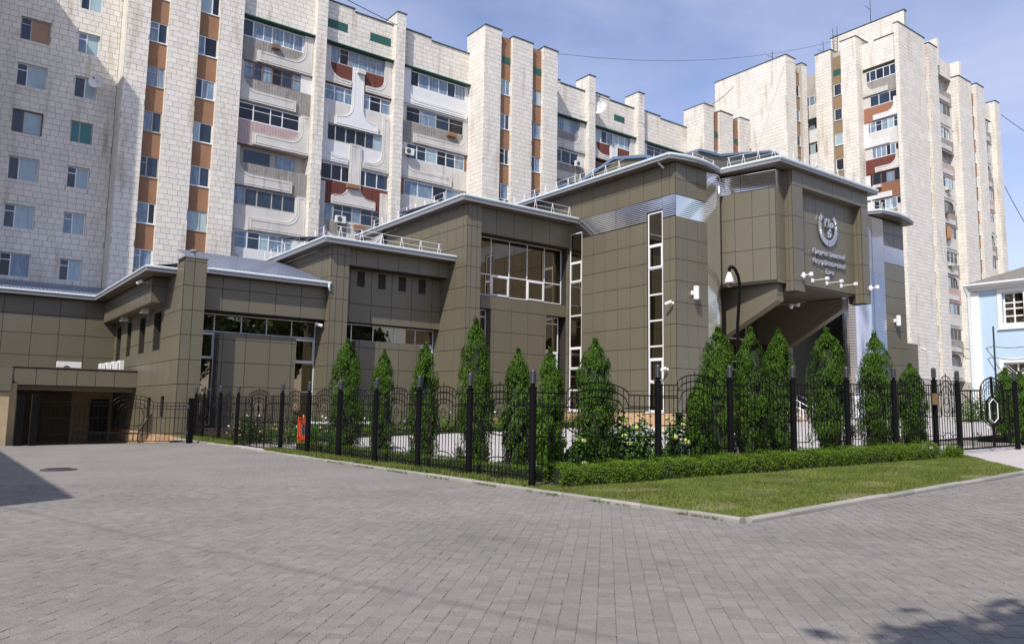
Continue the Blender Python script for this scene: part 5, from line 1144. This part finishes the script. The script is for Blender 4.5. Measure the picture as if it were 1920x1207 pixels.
# front of the tower
tpil('Y', YT, XT+.01, 94.45, 6, 47.79, .45, .85); TW.box(XT+1.5, 94.4, 42.6, 46.2, 0, 47.3); TW.box(94.4, 95.6, YT+.6, 50, 0, 47.0); tpil('Y', YT, 95.55, 97.75, 6, 47.6, 3, .8); tpil('X', 95.55, YT+.02, YT+.6, 6, 47.58, .2, .5)
tpil('Y', YT-.0, 103.5, 107.05, 6, 45.6, 4, .85); tpil('X', 103.5, YT+.02, 45, 6, 45.58, .4, .8); TW.box(107, 108.7, YT+.6, 50, 0, 45.2); tpil('Y', YT, 108.7, 111.0, 6, 46.0, 3, .8); tpil('X', 108.7, YT+.02, YT+.6, 6, 45.98, .2, .5)
tpil('Y', YT+.3, 115.3, 116.7, 6, 45.4, 5, .8); tpil('X', 115.3, YT+.32, YT+1.5, 6, 45.38, .3, .6)
TW.box(97.7, 103.6, YT+1.6, 52, 0, 46.5); TW.box(111, 115.4, YT+1.4, 52, 0, 44.8); TW.box(89.4, 116, 46, 60, 0, 46.0)
tile_boxes(TT, 'Y', YT+.95, 97.75, 103.5, 45.2, 47.4, .85, .42); TW.box(97.75, 103.5, YT+.952, 44, 45.2, 47.4); tile_boxes(TT, 'Y', YT+.95, 111, 115.3, 42.6, 44.9, .85, .42); TW.box(111, 115.3, YT+.952, 44, 42.6, 44.9)
for k in range(13):
    z = 44.9-3.22*k; zl = TZ[k]
    for a, b in ((94.45, 95.55), (107.05, 108.7)):
        if zl > 6: win(tow, FY(YT+.45), a+.02, b-.02, zl-1.5, zl, rt_, None, 'framewhite'); mb = MB(); fbox(mb, FY(YT+.42), a+.01, b-.01, 0, .07, zl, zl+1.66); mb.build('spandrel_panel', M['brown'], tow)
    for u0, u1, zo in ((97.75, 103.5, 0), (111.0, 115.3, -2.4)):
        zt = z+zo
        if zt-3.2 < 4: continue
        arch = k % 3 == 2; pc = 'conc_white' if rt_.random() < .3 else 'conc'
        # wall strip with an opening beside it, the opening glazed
        o = balcony(tow, FY(YT+1.0), u0+.02, u1-.02, zt-3.22, zt, 1.55, rt_, (), ['conc_dark', 'conc', 'conc_dark', 'pink', 'conc'][k % 5], rt_.choice([5, 6, 7]), True, (u0+.12, u1-.45), rt_.choice(['framewhite', 'framewood', 'framewhite', 'frameb']))
        if arch:
            n = 7; poly = [(u1-.45, zt-.06), (u1-2.0, zt-.06)]+[(u1-2.0+1.15*math.sin(t), zt-.06-1.0*(1-math.cos(t))) for t in np.linspace(0, math.pi/2, n)]; mb = MB(); mb.prism(poly, FY(YT+1.0), -.08, .02); mb.build('arch_infill', M['conc'], o)
        mb = MB(); fbox(mb, FY(YT+1.0), u0+.9, u1-.7, -.09, 0, zt-2.95, zt-2.35); mb.build('trim_panel', M['conc'], o)
TW.build('wall', M['stone_back'], tow)
emit(tow, TT, 'cladding_tile', 'cladding_tiles', M['stone'], 300)
# roof structures of the tower
mb = []; tile_boxes(mb, 'X', 91.0, 42.9, 52.4, 46, 50.6, .85, .42); ub = MB()
for b in mb: ub.box(*b)
o = ub.build('rooftop_tiles', M['stone'], tow); o['kind'] = 'stuff'
MB().box(91.002, 91.5, 42.9, 52.4, 46, 50.6).build('rooftop_wall', M['stone_back'], tow); MB().box(90.9, 91.6, 42.8, 52.5, 50.6, 50.7).build('coping', M['dkgreen'], tow)
MB().box(99.2, 99.8, 42.8, 46.5, 46, 49.6).build('rooftop_wall', M['stone'], tow); MB().box(105.2, 105.8, 42.8, 46, 45, 48.3).build('rooftop_wall', M['stone'], tow)
ld = MB()
for yy in (52.0, 51.4): ld.bar((90.8, yy, 45.5), (90.8, yy, 51.8), .05)
for k in range(12): ld.bar((90.8, 52.0, 45.8+k*.45), (90.8, 51.4, 45.8+k*.45), .03)
ld.build('ladder', M['dkgrey'], tow)
def aerial(p, h, label, arms=1):
    t = thing('roof_aerial', p, label, 'aerial'); x, y, z = p; MB().bar((x, y, z), (x, y, z+h), .05, 0, 5, .03).build('mast', M['cable'], t); mb = MB()
    for i in range(arms): mb.bar((x-.5, y+.4, z+h*(.55+.14*i)), (x+.1, y, z+h*(.42+.14*i)), .035)
    mb.build('arm', M['cable'], t)
p = onX(1631, 41, 91.0); aerial((91.2, float(p[1]), 50.6), 4.4, 'tall thin aerial mast on top of the tower roof'); p = onX(1443, 112, XT1); aerial((82.5, float(p[1]), 46.1), 1.5, 'short aerial on the blank left side of the tower roof'); p = onX(1542, 95, 88.5); aerial((88.7, float(p[1]), 46.9), 2.6, 'small aerial near the roof ladder of the tower')
for (y0, y1, z0, z1, m_, nm) in ((54.3, 54.9, 30.2, 31.4, 'redbrick', 'red cloth hung out to dry on a tower balcony'), (53.9, 54.25, 30.4, 31.4, 'green', 'green cloth hung out to dry on a tower balcony')):
    p0 = onY(1519 if 'red' in nm else 1527, 283, YT1+1.35); t = tag(MB().box(float(p0[0])-.28, float(p0[0])+.28, YT1+1.3, YT1+1.36, float(p0[2])-.5, float(p0[2])+.6).build('hanging_laundry', M[m_]), nm, 'laundry')
p0 = onY(1779, 437, YT+.9); t = tag(MB().box(float(p0[0])-.5, float(p0[0])+.45, YT+.80, YT+.9, float(p0[2])-.8, float(p0[2])+.8).build('hanging_laundry', mat('tan_cloth', (.55, .27, .10), .9)), 'orange tan cloth hung over a balcony on the tower front', 'laundry')
# dishes and units on the flats
def dish(c, r, label, d=(-.5, -.8, .15)):
    t = thing('satellite_dish', c, label, 'satellite dish'); n = Vector(d).normalized(); a = n.orthogonal().normalized(); b = n.cross(a); mb = MB(); c = Vector(c); vs = []; 
    for k, (rr, dd) in enumerate(((.05, -.10), (.5, -.06), (.85, .02), (1, .08))):
        for i in range(16): tt = 6.283*i/16; vs.append(c+a*(rr*r*math.cos(tt))+b*(rr*r*math.sin(tt))+n*dd*r*1.6)
    mb._add(vs, [(k*16+i, k*16+(i+1) % 16, (k+1)*16+(i+1) % 16, (k+1)*16+i) for k in range(3) for i in range(16)]+[tuple(range(16))], 0); mb.build('reflector', M['acwhite'], t, True)
    MB().bar(c-b*r*.9, c+n*r*.9, .02, 0, 6).bar(c+n*r*.9-b*.05, c+n*r*.9+b*.08, .05, 0, 6).bar(c-n*.05, c-n*r*1.1, .03, 0, 6).build('feed_arm', M['dkgrey'], t)
p = onY(181, 153, 59.2); dish(tuple(map(float, p)), .52, 'white satellite dish beside a window of the shaded left wall')
p = onY(1126, 202, 57.6); dish(tuple(map(float, p)), .75, 'large satellite dish under the parapet of the middle balconies', (-.9, -.3, .2))
for (px, py, nm) in ((766, 285, 'air conditioner hung at the left of the white balcony column'), (637, 412, 'air conditioner low on the balconies above the bank roof'), (1083, 308, 'air conditioner beside the glazed balcony above the gable')):
    p = onY(px, py, 58.35); ac_unit((float(p[0]), 58.4, float(p[2])-.3), 'Y', 'white '+nm)
# ---------------------------------------------------------------- blue house
HX, HY = 58.0, 23.55
hs = thing('blue_house', (62, 18, 1), 'pale blue two storey house with white corner and window frames at the right edge', 'house')
hz = 10.6; hw = [(20.35, 21.65, 7.95, 10.1), (20.2, 21.75, 3.2, 5.35), (15.6, 16.9, 7.95, 10.1), (15.5, 16.95, 3.2, 5.35)]
mb = MB(); wall_cells(mb, FX(HX), 6, HY, 0, hz, hw, 0, .5); mb.box(HX+.5, 72, 6, HY, 0, hz).box(HX+.002, 72, HY-.4, HY-.002, 0, hz); mb.build('wall', M['blue'], hs)
MB().box(HX-.08, HX+.3, HY-.48, HY+.06, 0, hz-.3).build('corner_quoin', M['whitewash'], hs)
for i, h in enumerate(hw):
    mb = MB(); a, b, c, d = h
    for q in ((a-.28, a, c-.3, d+.28), (b, b+.28, c-.3, d+.28), (a, b, d, d+.28), (a, b, c-.3, c)): fbox(mb, FX(HX), q[0], q[1], -.07, .02, q[2], q[3])
    fbox(mb, FX(HX), a-.34, b+.34, -.14, .02, c-.36, c-.3); mb.build('window_surround', M['whitewash'], hs)
    pane_frame(FX(HX), a, b, c, d, ((a+b)/2,), (c+.55, c+1.05, c+1.45), (), .09, hs, .22)
    if i % 2:
        g = MB()
        for k in range(-3, 10): x0 = a+k*.2; g.bar((HX+.1, max(a, x0), c+max(0, a-x0)), (HX+.1, min(b, x0+d-c), min(d, c+b-x0)), .012); x1 = b-k*.2; g.bar((HX+.1, min(b, x1), c+max(0, x1-b)), (HX+.1, max(a, x1-(d-c)), min(d, c+x1-a)), .012)
        g.build('window_grille', M['white'], hs)
mb = MB().box(HX-.55, 72.5, 5.6, HY+.25, hz, hz+.10).box(HX-.2, 72.2, 5.8, HY+.16, hz-.2, hz); mb.build('cornice', M['whitewash'], hs)
MB().path([(HX-.58, 5.6, hz+.16), (HX-.58, HY+.28, hz+.16)], .09, 0, 8).build('gutter', M['acwhite'], hs)
MB().path([(HX-.55, HY+.22, hz+.1), (HX-.2, HY+.15, hz-.6), (HX-.16, HY+.12, .5)], .09, 0, 8).build('downpipe', M['gutter'], hs)
mb = MB(); n = 46
ap = [(65, 17.0, hz+3.4), (65, 10, hz+3.4)]
e0, e1 = (HX-.6, HY+.3), (HX-.6, 5.6)
for i in range(n):
    f0, f1 = i/n, (i+1)/n; fm = (f0+f1)/2; L = lambda f: (HX-.6, e0[1]+(e1[1]-e0[1])*f, hz+.2); U = lambda f: (65, 17+(10-17)*f, hz+3.4); A_, B_, C_ = L(f0), L(fm), L(f1); D_2, E_2, F_2 = U(f0), U(fm), U(f1); up_ = lambda p, h: (p[0], p[1], p[2]+h)
    mb.quad(A_, up_(B_, .07), up_(E_2, .07), D_2); mb.quad(up_(B_, .07), C_, F_2, up_(E_2, .07))
mb.quad((HX-.6, HY+.3, hz+.2), (72, HY+.3, hz+.2), (66, 17, hz+3.4), (65, 17, hz+3.4)); mb.build('roof', M['slate'], hs)
pl = thing('flag_pole', (56.5, 20.6, 1.2), 'thin bare metal pole standing before the blue house', 'pole'); p = onY(1862, 612, 20.6)
MB().bar((float(p[0]), 20.6, .8), (float(p[0]), 20.6, float(p[2])), .06, 0, 8, .05).build('shaft', M['cable'], pl); MB().bar((float(p[0]), 20.6, .7), (float(p[0]), 20.6, 1.0), .12, 0, 8).build('base', M['dkgrey'], pl)
def cable(pts, r, label, sag=0.3):
    out = []
    for a, b in zip(pts[:-1], pts[1:]):
        for i in range(9): f = i/8; q = Vector(a).lerp(Vector(b), f); q.z -= sag*4*f*(1-f); out.append(tuple(q))
    mb = MB().path(out, r, 0, 5); o = mb.build('overhead_cable', M['cable']); return tag(o, label, 'cable')
def at(px, py, d): p = np.array([0, 0, CAMZ])+ray(px, py)*d; return tuple(map(float, p))
cable([(47.3, 56.5, 36.95), (90.8, 51.7, 50.0)], .02, 'thin cable slung across the sky between the block and the tower', 1.6)
cable([at(615, -18, 55), at(745, 48, 64)], .03, 'thin cable above the roof of the apartment block', .0)
cable([at(1335, 196, 95), at(1375, 163, 98)], .04, 'short cable from the block up to the tower corner', .2)
cable([at(1795, 649, 57), at(1862, 649, 52.5), at(1960, 638, 47)], .022, 'upper thin wire crossing the blue house wall', .25); cable([at(1800, 665, 57), at(1862, 669, 52.5), at(1960, 660, 47)], .022, 'lower thin wire crossing the blue house wall', .3)
cable([at(1877, 215, 125), at(1960, 270, 118)], .05, 'thin wire at the right edge of the sky', .2); cable([at(1884, 350, 120), at(1935, 440, 112)], .05, 'lower wire beside the right edge of the tower', .2)
# ---------------------------------------------------------------- out of view: neighbours that throw the shadows on the yard and the flats
kx, ky = SUN.x/SUN.z, SUN.y/SUN.z
c = onG(130, 934); zr = 9.0; X0, Y0 = c[0]+kx*zr, c[1]+ky*zr
nb = thing('neighbour_house', (X0-8, Y0+14, 0), 'plain rendered neighbour house beyond the left edge of the yard', 'house')
MB().box(X0-16, X0, Y0, Y0+34, -.5, zr).build('wall', M['beige'], nb); MB().box(X0-16, X0, Y0+.0, Y0+34, zr, zr+.02).build('roof', M['slate'], nb)
nf = thing('neighbour_flats', (-12, 56, 0), 'unseen limestone wing of flats at the left, overhang shaped for its shadow', 'apartments')
MB().box(-26, 1.5, 52.9, 66, 17.5, 33.8).build('shade_overhang', M['stone'], nf); MB().box(-26, 1.5, 57.2, 66, 0, 17.5).build('lower_storeys', M['stone'], nf)  # overhang invented to shade the flats but leave the yard wall sunlit
def broadleaf(x, y, h, cz, rad, seed, label, n=2600, ls=.16):
    g = np.random.default_rng(seed); z = zg(x); t = thing('street_tree', (x, y, z), label, 'tree'); ncl = 46
    cc = g.normal(0, 1, (ncl, 3)); cc /= np.linalg.norm(cc, axis=1)[:, None]; cc *= g.uniform(.35, 1, ncl)[:, None]; ci = g.integers(0, ncl, n); P = cc[ci]*np.array([rad, rad, rad*.8])+g.normal(0, rad*.11, (n, 3)); N = P/np.linalg.norm(P, axis=1)[:, None]; P += np.array([x, y, z+cz])
    np_mesh('crown', leaf_quads(P, N, ls, .8, g), 4, M['leaf_tree'], t); mb = MB().bar((x, y, z-.1), (x, y, z+cz*.7), .22, 0, 8, .14)
    for i in range(7): e = cc[i]*rad*.7; mb.bar((x, y, z+cz*.6), (x+e[0], y+e[1], z+cz+e[2]*.8), .09, 0, 6, .03)
    mb.build('trunk', M['bark'], t)
broadleaf(-.3, -3.2, 9, 8.2, 2.5, 5, 'broadleaf tree standing behind the camera by the yard', 6500, .26)
broadleaf(2.8, -3.05, 9, 8.8, 1.9, 6, 'smaller broadleaf tree beside the first one behind the camera', 4500, .24)
for i, (x_, y_) in enumerate([(-9, 3), (-16, 12), (8, -16), (16, -18), (26, -17), (36, -16), (46, -18), (-4, -18), (-15, -17), (-26, -14)]): broadleaf(x_, y_, 14, 9.5 if i > 1 else 4.5, 6.2 if i > 1 else 2.6, 20+i, ['low tree at the near left of the yard', 'low tree at the far left of the yard', 'tall tree across the road straight behind the camera', 'tall tree next to the one straight behind the camera', 'tall tree across the road facing the fence corner', 'tall tree across the road facing the lawn', 'tall tree across the road facing the gate', 'tall tree across the road toward the left', 'tall tree beyond the neighbour house', 'farthest left tree across the road'][i], 5200, .62)
q1, q2 = onG(150, 985), onG(1050, 1180); hc = 9.0; e_ = q2-q1; q0, q3 = q1-e_*.6, q2+e_*.8
cable([(q0[0]+kx*hc, q0[1]+ky*hc, hc), (q3[0]+kx*hc, q3[1]+ky*hc, hc)], .011, 'overhead cable above the yard, out of the upper edge of view', .0)
